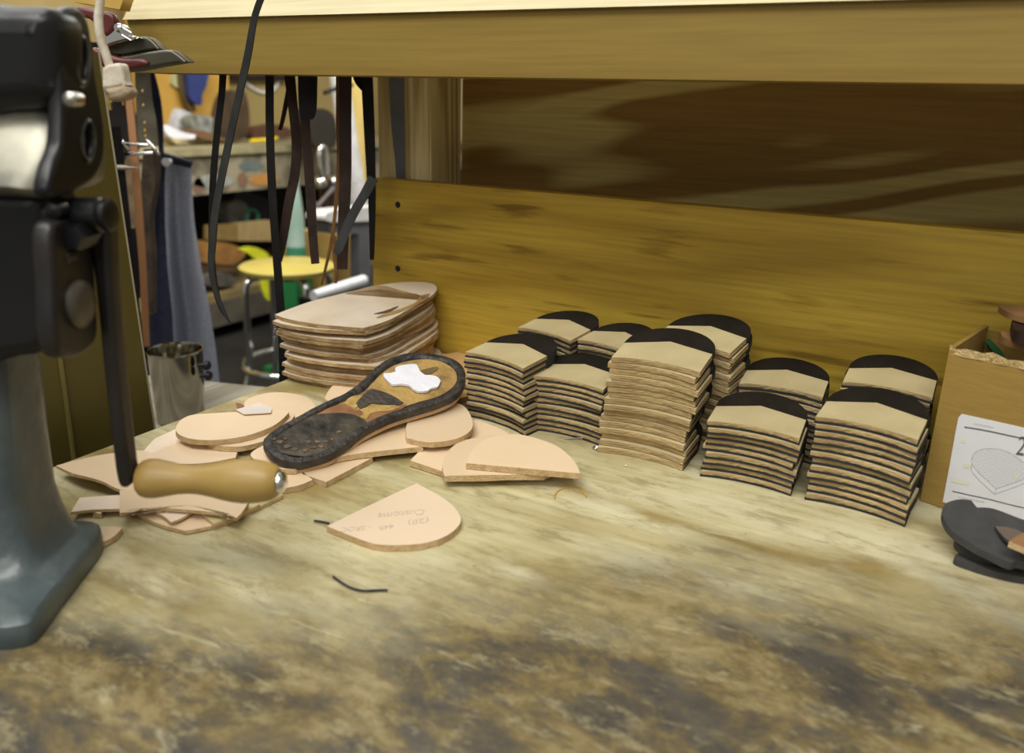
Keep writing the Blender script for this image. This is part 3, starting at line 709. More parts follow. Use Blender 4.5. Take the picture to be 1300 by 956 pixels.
patch('cork_crumbs', [(500, 345), (530, 315), (590, 305), (640, 325), (610, 345), (575, 350), (560, 372), (525, 365)], .0002, mat('bright_cork', (.52, .36, .12), (.36, .22, .06), 90, rough=.9, bump=1), (0, 3, 5))
patch('cork_crumbs', [(580, 385), (620, 370), (690, 365), (760, 358), (800, 370), (740, 390), (690, 392), (640, 405), (620, 432), (585, 425), (600, 400)], .0002, MATS['bright_cork'], (0, 4, 8))
DKP = mat('black_residue', (.035, .030, .026), (.065, .05, .035), 60, rough=.55, bump=1, bscale=250)
patch('black_residue', [(560, 350), (600, 305), (640, 275), (700, 285), (760, 310), (815, 345), (790, 358), (730, 355), (680, 352), (640, 350), (590, 378)], .0004, DKP, (0, 5))
patch('black_residue', [(905, 175), (950, 160), (1000, 152), (995, 170), (960, 190), (925, 190)], .0002, mat('brown_residue', (.14, .09, .035), (.2, .13, .05), 60, rough=.8))
patch('heel_crust', [(95, 560), (150, 510), (240, 450), (330, 415), (430, 402), (520, 405), (580, 425), (628, 462), (600, 500), (530, 540), (440, 595), (330, 632), (220, 630), (130, 605)], .0003, mat('cracked_heel_crust', (.085, .070, .050), (.014, .014, .014), 42, rough=.4, bump=1, bscale=90))
BRN = mat('crust_flakes', (.22, .15, .08), (.09, .06, .035), 80, rough=.8, bump=1)
rd = random.Random(9)
for (x, y, r) in [(150, 560, 16), (190, 585, 18), (235, 600, 16), (285, 605, 15), (330, 590, 17), (300, 560, 12), (370, 585, 13), (120, 545, 12), (350, 560, 14), (430, 545, 10), (470, 505, 11), (180, 545, 9), (400, 560, 9)]:
    pts = [(x+r*rd.uniform(.5, 1.3)*math.cos(a)*1.2, y+r*.6*rd.uniform(.5, 1.3)*math.sin(a)) for a in [k*math.pi/3.5 for k in range(7)]]
    patch('crust_flake', pts, .0010, BRN, nn=2)
WP = mat('white_foam_patch', (.80, .80, .86), (.74, .74, .80), 60, rough=.6, bump=.4)
o = patch('white_patch', [(708, 212), (712, 198), (745, 196), (775, 188), (772, 170), (790, 158), (835, 150), (880, 148), (893, 160), (905, 185), (930, 205), (990, 212), (1015, 235), (1012, 248), (1000, 270), (965, 278), (945, 292), (900, 296), (865, 280), (845, 262), (800, 255), (760, 258), (735, 240)], .0022, WP, (0, 3, 10, 17), nn=3, th=.0020)
o['label'] = 'white foam patch'

# ------------------------------------------------------------------ small things on the bench
def strand(pxs, z, r, m, name, label, cat='thread'):
    bm = bmesh.new(); tube(bm, curve_pts([flat(x, y, z+(.0004 if k % 2 else 0)) for k, (x, y) in enumerate(pxs)], 5), r, 7)
    return tag(obj(name, bm, m), label, cat)
strand([(423, 732), (436, 741), (448, 747), (462, 750), (476, 749.5), (492, 749)], .0012, .0007, STRAPG, 'dark_thread', 'short curved dark thread on the stained area in front of the signed blank')
strand([(399, 661), (407, 662), (418, 664.5)], .0012, .0007, STRAPG, 'dark_thread', 'short dark thread at the pointed tip of the signed blank')
bm = bmesh.new(); a = flat(714, 557, .0012); b = flat(739, 556, .0012)
lathe(bm, a, b, [(0, .0001), (.15, .0004), (.85, .0007), (.86, .0018), (1, .0018)], 10); tag(obj('small_nail', bm, STEEL), 'small steel nail lying in front of the banded stacks', 'nail')
for k, (x, y, lb) in enumerate(((755, 570, 'crinkled bright staple at the foot of the tall all-tan stack'), (793, 591, 'tiny bright speck of metal in front of the tall all-tan stack'), (988, 596, 'tiny bright crumb in the gap before the banded stacks'))):
    if k == 2: continue
    bm = bmesh.new(); p = flat(x, y, .001)
    tube(bm, [p+Vector((-.002, 0, 0)), p+Vector((-.001, .001, .002)), p+Vector((.0008, -.001, .0005)), p+Vector((.002, .0008, .0022))] if k == 0 else [p, p+Vector((.0015, .0004, .0004))], .0007, 6)
    tag(obj('staple' if k == 0 else 'metal_speck', bm, CHROME), lb, 'staple' if k == 0 else 'scrap')
# dried glue ring
bm = bmesh.new(); gp = [flat(x, y, .0003) for x, y in [(704, 634), (706, 626), (716, 620), (728, 618), (737, 622), (745, 632)]]
tube(bm, curve_pts(gp, 5), .0006, 6); tag(obj('glue_drip', bm, mat('amber_glue', (.55, .36, .05), rough=.3)), 'thin amber ring of dried glue on the bench right of the signed blank', 'glue')

# ------------------------------------------------------------------ cardboard box with the label
BZ = .1165; bx0 = flat(1168, 636, 0); F1 = flat(1207, 448, BZ); F2 = flat(1300, 474, BZ)
e = (F2-F1); e.z = 0; e.normalize(); e = Vector((math.cos(math.radians(-14)), math.sin(math.radians(-14)), 0))
g = Vector((-e.y, e.x, 0)); BW, BD = .16, .092; wt = .003
t = empty('cardboard_box', (bx0.x, bx0.y, 0), 'open brown cardboard box with a white printed label, right end of the bench', 'box')
def bl(a, b, z): return Vector((bx0.x, bx0.y, 0))+e*a+g*b+Vector((0, 0, z))
def lbox(name, a0, a1, b0, b1, z0, z1, m, parent=t):
    bm = bmesh.new(); prism(bm, [bl(a0, b0, z0), bl(a1, b0, z0), bl(a1, b1, z0), bl(a0, b1, z0)], [bl(a0, b0, z1), bl(a1, b0, z1), bl(a1, b1, z1), bl(a0, b1, z1)])
    return obj(name, bm, m, parent)
lbox('front_wall', 0, BW, 0, wt, .0005, BZ, CARD); lbox('rear_wall', 0, BW, BD-wt, BD, .0005, BZ-.002, CARD)
lbox('side_wall', 0, wt, wt, BD-wt, .0005, BZ+.002, CARD); lbox('side_wall', BW-wt, BW, wt, BD-wt, .0005, BZ, CARD)
lbox('box_bottom', wt, BW-wt, wt, BD-wt, .0005, .004, CARD)
bm = bmesh.new(); rd = random.Random(2); k = 0; a = 0
pts = []
while a < BW: pts.append((a, rd.uniform(.0005, .0042), rd.uniform(-.0006, .0006))); a += rd.uniform(.003, .008)
pts.append((BW, .002, 0)); n_ = len(pts)
lo_ = [bl(a, -.0005+w_, BZ-.003) for a, h, w_ in pts]; hi_ = [bl(a, -.0002+w_, BZ+h) for a, h, w_ in pts]
lo2 = [bl(a, wt+.0006, BZ-.003) for a, h, w_ in pts]; hi2 = [bl(a, wt, BZ+h*.7) for a, h, w_ in pts]
V = [[bm.verts.new(p) for p in L_] for L_ in (lo_, hi_, hi2, lo2)]
for q in range(n_-1):
    for r_ in range(4): bm.faces.new((V[r_][q], V[r_][q+1], V[(r_+1) % 4][q+1], V[(r_+1) % 4][q]))
bm.faces.new([V[r_][0] for r_ in range(4)]); bm.faces.new([V[r_][-1] for r_ in range(4)][::-1])
obj('torn_top_edge', bm, CARDE, t)
# label: traced on the front wall's plane
GB = np.array(g)
def fw(px, py, lift=.0004):
    p = plane_hit(px, py, np.array(bl(0, 0, 0)), GB); return p-g*lift
lab = obj('printed_label', (lambda b_: (prism(b_, [fw(x, y, .0001) for x, y in LQ], [fw(x, y, .0006) for x, y in LQ]), b_)[1])(bmesh.new()) if False else bmesh.new(), PAPER, t)
bpy.data.objects.remove(lab)
dx = (fw(1300, 545)-fw(1220, 526)); 
LQ = [(1197, 637), (1206, 590), (1213, 550), (1217, 530), (1221, 525.5), (1260, 534), (1340, 552), (1318, 665), (1260, 652)]
bm = bmesh.new(); prism(bm, [fw(x, y, .0001) for x, y in LQ], [fw(x, y, .0006) for x, y in LQ]); lab = obj('printed_label', bm, PAPER, t)
lab['label'] = 'white printed label with a heart shaped drawing'
s7 = lambda pts: [(1195+x/6.83, 515+y/6.83) for x, y in pts]
def line(pts, wpx, m, lift=.0009, closed=False, name='print_line'):
    """flat printed line on the label"""
    P = s7(pts); bm = bmesh.new(); q = P+[P[0]] if closed else P
    for (x0, y0), (x1, y1) in zip(q, q[1:]):
        L_ = math.hypot(x1-x0, y1-y0) or 1; nx, ny = -(y1-y0)/L_*wpx/2, (x1-x0)/L_*wpx/2
        c4 = [(x0+nx, y0+ny), (x1+nx, y1+ny), (x1-nx, y1-ny), (x0-nx, y0-ny)]
        bm.faces.new([bm.verts.new(fw(x, y, lift)) for x, y in c4])
    return bm
bm = line([(205, 182), (330, 202), (450, 225), (600, 258), (760, 290)], 1.5, INK); obj('header_rule', bm, INK, lab)
bm = line([(98, 738), (250, 772), (420, 808), (560, 845), (760, 892)], 1.1, INK); obj('footer_rule', bm, INK, lab)
for o_ in [c_ for c_ in lab.children]: o_.location = lab.matrix_basis.inverted() @ Vector((0, 0, 0)) if False else o_.location
def lab_text(s, x0, y0, x1, y1, h, m, name='printed_text', shear=0):
    cu = bpy.data.curves.new(name, 'FONT'); cu.body = s; cu.size = 1
    o = bpy.data.objects.new(name, cu); COL.objects.link(o)
    me = bpy.data.meshes.new_from_object(o.evaluated_get(bpy.context.evaluated_depsgraph_get())); bpy.data.objects.remove(o)
    (ax, ay), (bx_, by_) = s7([(x0, y0), (x1, y1)]); A_ = fw(ax, ay, .0009); B_ = fw(bx_, by_, .0009)
    wd = max(v.co.x for v in me.vertices); ex = (B_-A_)/wd; uz = Vector((0, 0, h))
    me.transform(Matrix(((ex.x, uz.x, 0, A_.x), (ex.y, uz.y, 0, A_.y), (ex.z, uz.z, 0, A_.z), (0, 0, 0, 1))))
    me.transform(Matrix.Translation(-t.matrix_basis.translation)); me.materials.clear()
    return link(name, me, m, lab)
rd = random.Random(8)
def faint(x0, y0, x1, y1, n_):
    for k in range(n_):
        f0 = k/n_; f1 = (k+rd.uniform(.5, .85))/n_
        for dy in (-4, 3):
            obj('faint_print', line([(x0+(x1-x0)*f0, y0+(y1-y0)*f0+dy+rd.uniform(-2, 2)), (x0+(x1-x0)*f1, y0+(y1-y0)*f1+dy+rd.uniform(-2, 2))], .45, INKL), INKL, lab)
faint(285, 155, 465, 188, 8)
lab_text('2', 640, 420, 715, 432, .0195, INK)
faint(155, 790, 380, 835, 9)
heart = [(265, 470), (275, 425), (310, 390), (370, 372), (440, 368), (520, 378), (590, 402), (660, 445), (715, 490), (760, 540), (760, 610), (700, 640), (600, 675), (478, 715), (400, 640), (330, 580), (275, 515)]
obj('heart_outline', line(heart, .55, INKL, closed=True), INKL, lab)
obj('heart_outline', line([(268, 500), (262, 545), (275, 580), (340, 650), (400, 705), (465, 762), (560, 730), (660, 695), (760, 650)], .6, INKL), INKL, lab)
obj('heart_outline', line([(478, 715), (465, 762)], .5, INKL), INKL, lab)
def inside(x, y, poly):
    r_ = False
    for (x0, y0), (x1, y1) in zip(poly, poly[1:]+poly[:1]):
        if (y0 > y) != (y1 > y) and x < (x1-x0)*(y-y0)/(y1-y0)+x0: r_ = not r_
    return r_
bm = bmesh.new()
for j in range(18):
    for i in range(26):
        x = 255+i*23+(11 if j % 2 else 0)+j*0; y = 375+j*20+(x-480)*.18
        if inside(x, y, heart) and all(inside(x+a_, y+b_, heart) for a_, b_ in ((8, 0), (-8, 0), (0, 8), (0, -8))):
            cx_, cy_ = s7([(x, y)])[0]
            bm.faces.new([bm.verts.new(fw(cx_+.75*math.cos(a_), cy_+.6*math.sin(a_), .0009)) for a_ in [q*math.pi/3 for q in range(6)]])
obj('dot_pattern', bm, INKL, lab)
for pts in ([(180, 285), (215, 290), (210, 325), (175, 318)], [(95, 628), (250, 655), (240, 688), (90, 660)], [(195, 495), (255, 505), (255, 545), (195, 535)], [(645, 570), (680, 575), (675, 635), (640, 625)]):
    bm = bmesh.new(); bm.faces.new([bm.verts.new(fw(x, y, .0008)) for x, y in s7(pts)]); obj('yellow_mark', bm, YINK, lab)
# the flap of scraps sticking out of the box
def held(name, px, D, th, m, label, cat='leather piece', corners=()):
    o = vslab(name, px, D, th, m, None, bev=min(.0012, th*.3), corners=corners); return tag(o, label, cat)
BRL = mat('brown_leather_offcut', (.30, .16, .07), (.19, .09, .035), 40, rough=.55)
def inbox(name, px, z, th, m, label, cat='leather piece', corners=()):
    P = [flat(x, y, z) for x, y in px]; bm = bmesh.new(); ringmesh(bm, smooth_loop(P, corners, 4), th, mt=0, ms=0, mb=0); return tag(obj(name, bm, m), label, cat)
inbox('leather_offcut', [(1268, 388), (1290, 389), (1330, 392), (1345, 405), (1310, 404), (1280, 396)], .142, .0045, BRL, 'upper brown leather offcut poking out over the cardboard box', corners=(0,))
inbox('leather_offcut', [(1270, 421), (1290, 420), (1330, 424), (1335, 440), (1300, 436), (1275, 428)], .128, .005, BRL, 'lower brown leather offcut poking out over the cardboard box', corners=(0,))
inbox('leather_offcut', [(1285, 405), (1310, 400), (1335, 402), (1340, 420), (1320, 425), (1290, 420)], .1365, .0080, STRAPN, 'dark leather offcut between the two brown ones in the box', corners=(0,))
GRN = mat('green_tape', (.02, .14, .05), (.015, .10, .035), 20, rough=.5)
strap('green_ribbon', [(1254, 433), (1262, 441), (1270, 451), (1277, 463)], [7, 8, 8, 7], 1, GRN, 'green ribbon end sticking up inside the cardboard box', Ds=(.585, .578), cat='ribbon')
# dark stuff that fills the box
bm = bmesh.new(); rd = random.Random(4)
lp = [bl(a_, b_, .085+rd.uniform(-.004, .006)) for a_, b_ in ((.006, .006), (.05, .008), (.10, .006), (.15, .008), (.152, .05), (.15, .085), (.10, .084), (.05, .086), (.006, .084), (.008, .04))]
ringmesh(bm, smooth_loop(lp, (), 3), .070, zfun=lambda p: .004*math.sin(p.x*160)*math.cos(p.y*140), mt=0, ms=0, mb=0)
tag(obj('box_filling', bm, STRAPN), 'dark leather scraps filling the cardboard box', 'scraps', kind='stuff')
for px, z in (((1300, 430)),): pass

# ------------------------------------------------------------------ grey foam pieces in the right corner
FE = FOAM
piece('foam_piece', [(1212, 708), (1217, 702), (1225, 698), (1250, 700), (1285, 705), (1330, 712), (1345, 735), (1300, 733), (1262, 725), (1232, 716)], .0050, .0046,
      'lowest grey foam piece in the right corner, nearest the viewer', FOAM, corners=(), cat='foam piece', edge=FOAM)
piece('foam_piece', [(1214, 690), (1216, 676), (1240, 670), (1290, 690), (1330, 705), (1330, 722), (1280, 712), (1240, 704)], .0100, .0046,
      'middle grey foam piece in the right corner', FOAM, corners=(), cat='foam piece', edge=FOAM)
t_ = tilt3((1196, 650, .024), (1280, 716, .0165), (1300, 661, .024))
piece('foam_piece', [(1196, 649), (1201, 639), (1217, 634), (1233, 635), (1240, 644), (1262, 646), (1300, 660), (1340, 672), (1345, 700), (1310, 716), (1292, 712), (1282, 714), (1262, 705), (1236, 692), (1214, 678), (1201, 664)], .02, .0050,
      'top grey foam piece leaning against the box label', FOAM, corners=(3, 4, 9), cat='foam piece', edge=FOAM, tilt=t_)
piece('foam_piece', [(1263, 668), (1278, 669), (1293, 673), (1300, 680), (1290, 688), (1277, 684)], .0245, .0020,
      'small brownish grey scrap lying on the top foam piece', mat('brown_grey_foam', (.13, .10, .08), rough=.8), corners=(0, 2), cat='foam piece', edge=FOAM)
piece('leather_offcut', [(1281, 687), (1300, 676), (1330, 672), (1335, 700), (1302, 696)], .0300, .0040,
      'tan leather corner lying on the grey foam at the right edge', BRL, corners=(0, 4))

# ------------------------------------------------------------------ the hand-cranked machine on the left
t = empty('hand_cranked_cutter', tuple(rdz(-.30, .40, 0)), 'black and blue-grey cast iron hand-cranked machine standing at the left edge', 'machine')
# foot: thick rounded cast plate
fpx = [(121, 667), (128, 676), (124, 690), (104, 716), (72, 757), (45, 792), (20, 802), (-20, 803), (-110, 790), (-180, 720), (-120, 660), (0, 655), (75, 664)]
fl_ = smooth_loop([flat(x, y, .010) for x, y in fpx], (), 5); fc = sum(fl_, Vector())/len(fl_)
bm = bmesh.new(); rings = []
for s, z in ((1.0, .0002), (1.012, .004), (1.005, .009), (.985, .0125), (.93, .0145)):
    rings.append([bm.verts.new((fc.x+(p.x-fc.x)*s, fc.y+(p.y-fc.y)*s, z)) for p in fl_])
# flare from the foot up into the column
rR = -.2560; dC = .405
def colring(z, r1, r0, d0, d1, n_):
    out = []
    for p in fl_:
        v = p-fc; a_ = math.atan2(v.dot(Vector(FH)), v.dot(Vector(RT)))
        ca, sa = math.cos(a_), math.sin(a_); k_ = (abs(ca)**5+abs(sa)**5)**(-1/5)
        out.append(rdz((r1+r0)/2+(r1-r0)/2*ca*k_, (d0+d1)/2+(d1-d0)/2*sa*k_, z))
    return out
for z, r1, r0, d0, d1 in ((.0165, -.2560, -.385, .366, .44), (.0185, -.2585, -.380, .372, .438), (.026, -.2615, -.378, .377, .437), (.034, -.2640, -.375, .380, .436), (.05, -.2660, -.372, .382, .434), (.09, -.2645, -.370, .383, .432), (.14, -.2610, -.368, .384, .430)):
    rings.append([bm.verts.new(p) for p in colring(z, r1, r0, d0, d1, 0)])
n = len(fl_)
for a_, b_ in zip(rings, rings[1:]):
    for k in range(n): f = bm.faces.new((a_[k], a_[(k+1) % n], b_[(k+1) % n], b_[k])); f.smooth = True
bm.faces.new(rings[0][::-1]); bm.faces.new(rings[-1])
obj('cast_foot', bm, GREY, t)
# housing
RS = -.2130
vslab('housing', [(-80, 246), (0, 240), (40, 243), (56, 258), (62, 300), (66, 360), (70, 410), (64, 438), (46, 452), (20, 456), (-80, 462)], .372, .034, BLK, t, bev=.008)
bm = bmesh.new(); rows = []
for y, xr, D, rr_ in ((126, 64, .388, .010), (140, 74, .384, .012), (158, 75, .379, .012), (178, 72, .374, .012), (198, 66, .369, .013), (216, 58, .3645, .014), (230, 54, .3615, .015), (238, 53, .3605, .015), (244, 54, .3625, .014), (249, 54, .368, .010)):
    r1, z1 = r_z(xr, y, D); r0, z0 = r_z(-90, y, D); z0 = z1
    row = [rdz(r0, D, z0), rdz((r0+r1)/2, D, z1)]
    for k in range(7):
        a_ = k*math.pi/12; row.append(rdz(r1-rr_+rr_*math.sin(a_), D+rr_-rr_*math.cos(a_), z1-.002*math.sin(a_)))
    row += [rdz(r1-.001, .405, z1), rdz(r1-.004, .425, z1), rdz(r0, .425, z0)]
    rows.append([bm.verts.new(p) for p in row])
for a_, b_ in zip(rows, rows[1:]):
    for k in range(len(a_)-1): bm.faces.new((a_[k], a_[k+1], b_[k+1], b_[k])).smooth = True
    bm.faces.new((a_[-1], a_[0], b_[0], b_[-1]))
bm.faces.new(rows[0]); bm.faces.new(rows[-1])
obj('lit_shoulder', bm, mat('lit_shoulder_metal', (.36, .34, .26), (.12, .12, .11), 22, rough=.36, metal=.45), t)  # slope and pale colour stand for light reflected off the casting's top
vslab('head_casting', [(-80, 8), (0, 4), (40, 5), (56, 12), (66, 30), (68, 70), (68, 110), (62, 128), (44, 138), (0, 142), (-80, 150)], .372, .034, BLK, t, bev=.012)
plate = [(77, 26), (86, 12), (100, 9), (112, 24), (118, 52), (122, 90), (129, 130), (134, 165), (133, 200), (122, 226), (104, 240), (82, 250), (66, 250), (62, 236), (68, 210), (78, 180), (80, 130), (77, 80)]
h1 = [(105+8.5*math.cos(a_), 76+29*math.sin(a_)) for a_ in [k*math.pi/6 for k in range(12)]]
h2 = [(112+8*math.cos(a_), 178+25*math.sin(a_)) for a_ in [k*math.pi/6 for k in range(12)]]
sslab('side_plate', plate, -.2075, .008, BLK, t, bev=.0025, holes=(h1, h2))
sslab('plate_backing', [(82, 30), (102, 20), (112, 50), (118, 100), (126, 150), (127, 200), (105, 228), (76, 236), (76, 180), (80, 120)], -.2175, .006, BLK, t, bev=.002)
for hh in (h1, h2):
    hp = smooth_loop([side_px(x, y, -.2078) for x, y in hh], (), 3); bm = bmesh.new(); tube(bm, hp, .0010, 6, closed=True); obj('lit_rim', bm, mat('lit_rim_steel', (.16, .14, .11), (.02, .02, .02), 60, rough=.35, metal=.4), t)  # added pale bead standing for the lit lip of each opening
for px, py, r_, m_ in ((88, 126, .0032, STEEL), (67, 268, .004, BLK), (76, 327, .0045, BRONZ)):
    bm = bmesh.new(); rr, zz = r_z(px, py, .366)
    lathe(bm, rdz(rr, .3645, zz), rdz(rr, .3735, zz), [(0, .0005), (.05, r_*.6), (.14, r_*.95), (.25, r_), (1, r_)], 16); obj('bolt', bm, m_, t)
sslab('link_plate', [(66, 288), (90, 278), (112, 286), (120, 320), (124, 380), (125, 425), (114, 444), (96, 454), (78, 450), (70, 420), (68, 360)], -.2090, .010, BRONZ, t, bev=.003)
q = side_px(101, 386, -.2085); dq, zq = float(np.array(q)@FH), q.z
bm = bmesh.new(); lathe(bm, rdz(-.2092, dq, zq), rdz(-.2035, dq, zq), [(0, .0118), (.35, .0118), (.6, .0105), (.85, .007), (1, .001)], 32); obj('domed_bolt', bm, mat('worn_bolt_steel', (.13, .115, .095), rough=.4, metal=.7), t)
# pivot boss
bm = bmesh.new(); rA, zA = r_z(58, 272, .385); rB, zB = r_z(147, 272, .385)
lathe(bm, rdz(rA, .382, zA), rdz(rB, .382, zB), [(0, .0072), (.04, .0088), (.84, .0084), (.88, .0068), (.9, .0080), (.97, .0080), (1, .0062)], 28); obj('pivot_boss', bm, BLK, t)
bm = bmesh.new(); rA, zA = r_z(96, 300, .372)
lathe(bm, rdz(rA, .366, zA), rdz(rA, .384, zA), [(0, .0055), (.1, .0068), (1, .0068)], 6); obj('hex_nut', bm, BLK, t)
# crank
vslab('crank_arm', [(108, 266), (116, 256), (130, 256), (137, 272), (139, 320), (142, 380), (149, 460), (156, 530), (163, 590), (166, 606), (164, 617), (156, 621), (148, 613), (142, 575), (131, 480), (121, 380), (112, 310)], .388, .012, BRONZ, t, bev=.003)
rA, zA = r_z(176, 609, .395); rB, zB = r_z(352, 614, .395)
h = empty('dummy', (0, 0, 0), '', '') if False else None
bm = bmesh.new(); A_ = rdz(rA, .397, zA); B_ = rdz(rB, .397, zB)
lathe(bm, A_, B_, [(0, .0084), (.02, .0098), (.06, .0108), (.12, .0107), (.2, .0095), (.28, .0083), (.36, .0078), (.44, .0081), (.52, .0092), (.6, .0106), (.68, .0117), (.76, .0122), (.84, .0119), (.92, .0108), (.97, .0096), (1, .0076)], 36)
hd = obj('wooden_handle', bm, HANDLE, t); hd['label'] = 'turned wooden crank handle'
bm = bmesh.new(); lathe(bm, B_, B_+(B_-A_).normalized()*.0050, [(0, .0060), (.3, .0060), (.6, .0053), (.85, .0036), (1, .001)], 28)
obj('chrome_tip', bm, CHROME, hd)

# ------------------------------------------------------------------ straps hanging from the shelf
G = 'leather straps hanging from the left end of the shelf'
strap('leather_strap', [(336, -12), (330, 0), (322, 25), (314, 70), (302, 125), (288, 190), (274, 262), (269, 310), (268, 345), (276, 378), (292, 412)], [8, 8, 8, 9, 9, 9, 9, 9, 7, 5, 1.5], .655, STRAPG,
      'long slate grey strap draped in front of the shelf edge, reaching lowest left', group=G, Ds=(.655, .70))
strap('leather_strap', [(283, 84), (281, 120), (275, 170), (270, 230), (268, 300), (270, 350), (278, 385), (288, 405)], [9, 8, 8, 8, 7, 8, 6, 2], .83, STRAPB,
      'leftmost black strap hanging behind the shelf edge, twisted with the slate one', group=G)
strap('leather_strap', [(342, 84), (342, 150), (344, 220), (349, 300), (355, 380), (359, 440), (360, 500)], [10, 10, 10, 10, 10, 11, 11], .815, STRAPB,
      'longest black strap, falling past the left edge of the bench', group=G)
strap('leather_strap', [(366, 84), (371, 130), (376, 180), (374, 220), (366, 260), (359, 305), (354, 332)], [14, 12, 12, 12, 12, 10, 7], .83, STRAPN,
      'curved plum brown strap between the longest black strap and the wide black tab', group=G)
strap('leather_strap', [(372, 84), (366, 115), (359, 150), (355, 165)], [7, 6, 5, 4], .85, STRAPN,
      'short thin brown strap slanting out behind the curved plum one', group=G)
strap('leather_tab', [(390, 84), (390, 120), (390, 140), (389, 149), (389, 152)], [24, 23, 21, 17, 13], .80, STRAPB,
      'wide black tab with rounded end hanging high between the straps', th=.004, group=G)
strap('leather_strap', [(386, 84), (387, 150), (391, 200), (394, 250), (397, 300), (400, 335)], [12, 12, 12, 12, 11, 10], .822, STRAPN,
      'straight dark brown strap with square end, emerging below the wide black tab', group=G, edge=STRAPT)
strap('leather_strap', [(429, 84), (429, 150), (430, 200), (427, 250), (423, 290), (419, 315), (412, 345), (408, 362)], [5, 5, 5, 4, 4, 4, 3, 2], .835, STRAPT,
      'thin tan edged strap running along the left of the wide brown one', group=G)
strap('leather_strap', [(423, 300), (424, 325), (427, 348), (426, 360)], [4, 4, 4, 3], .835, STRAPT,
      'short forked tail of the thin tan strap', group=G)
strap('leather_strap', [(438, 84), (438, 150), (438, 220), (436, 280), (434, 342)], [16, 15, 15, 14, 13], .815, STRAPN,
      'wide dark brown strap with square cut end, right of the thin tan one', th=.003, group=G)
strap('leather_strap', [(465, 84), (467, 130), (470, 200), (472, 260), (472, 330)], [14, 14, 12, 9, 5], .84, STRAPB,
      'black strap hanging right beside the pine post', th=.003, group=G)
strap('leather_tab', [(455, 84), (457, 100), (462, 112), (468, 120)], [18, 16, 9, 2], .85, STRAPB,
      'short black rounded tab at the top beside the pine post', group=G)
strap('leather_strap', [(474, 226), (462, 248), (448, 272), (438, 294), (430, 315), (425, 322)], [13, 12, 12, 12, 11, 6], .79, STRAPG,
      'slate strap bent across slantwise left of the low board', group=G)

# ------------------------------------------------------------------ spring clamps on the end of the shelf, cord with plug
t = empty('spring_clamp', tuple(vert(150, 70, .72)), 'pair of dark steel clamp jaws with a bright spring gripping the shelf end', 'clamp')
vslab('clamp_jaw', [(128, 62), (140, 56), (160, 50), (182, 46), (192, 50), (204, 62), (180, 66), (158, 70), (136, 70)], .700, .016, JAW, t, bev=.002, corners=(5,))
vslab('clamp_jaw', [(120, 66), (150, 72), (185, 66), (214, 63), (224, 67), (238, 78), (200, 84), (168, 90), (145, 90), (125, 80)], .690, .018, JAW, t, bev=.002, corners=(5,))
vslab('red_grip', [(116, 60), (132, 66), (152, 73), (180, 74), (188, 82), (168, 88.5), (146, 90), (128, 84), (118, 76)], .687, .020, RED, t, bev=.003)
vslab('bright_spring_leaf', [(128, 50), (140, 42), (150, 32), (157, 34), (160, 42), (176, 48), (160, 52), (142, 57), (130, 62)], .690, .012, CHROME, t, bev=.002, corners=(0,))
bm = bmesh.new(); sp_ = []
for k in range(40):
    a_ = k*math.pi/4; q = k/39; b_ = vert(156+q*10, 40+q*6, .684); sp_.append(b_+Vector(RT)*.0022*math.cos(a_)+Vector((0, 0, 1))*.0032*math.sin(a_))
tube(bm, sp_, .0006, 6); obj('coil_spring', bm, CHROME, t)
bm = bmesh.new(); q = vert(149, 35, .684); lathe(bm, q, q+Vector(FH)*.012, [(0, .001), (.1, .0035), (.3, .004), (1, .004)], 14); obj('rivet', bm, CHROME, t)
t2 = vslab('plier_handle', [(98, 8), (120, 12), (140, 16), (146, 26), (142, 40), (134, 46), (126, 36), (112, 24), (98, 20)], .735, .010, RED, None, bev=.003)
tag(t2, 'dull red tool grips hanging above the clamp, beside the shelf end', 'tool')
t2 = vslab('wooden_batten', [(88, -20), (160, -12), (152, 12), (92, 2)], .80, .02, mat('yellow_batten', (.50, .32, .07), (.42, .26, .05), 20, rough=.6), None, corners=(0, 1, 2, 3), n=1)
tag(t2, 'yellow wooden batten end at the top left behind the machine', 'batten')

t = empty('power_plug', tuple(vert(146, 104, .52)), 'two-prong white plug dangling on its cord in front of the clamps', 'plug')
bm = bmesh.new(); tube(bm, curve_pts([vert(x, y, .52) for x, y in ((150, -420), (138, -150), (127, 0), (125, 25), (128, 50), (134, 68), (139, 84))], 6), [.0026]*37, 12)
o = obj('cord', bm, PLASTIC, t)
vslab('plug_body', [(129, 87), (136, 82), (150, 80), (154, 84), (159, 106), (158, 109), (132, 113), (129, 108)], .516, .011, PLASTIC, t, bev=.002, corners=(0, 3, 4, 7), n=3)
vslab('plug_face', [(128, 113), (156, 108), (162, 114), (163, 120), (156, 126), (140, 129), (134, 122)], .514, .015, mat('dirty_plastic', (.36, .28, .18), (.25, .18, .11), 60, rough=.6, bump=.5), t, bev=.003, corners=(0, 1))
for px_ in ([(136, 124), (139, 124), (141, 139), (138, 140)], [(153, 120), (156, 120), (158, 133), (155, 134)]):
    vslab('prong', px_, .522, .002, BRASS, t, corners=(0, 1, 2, 3), n=1)

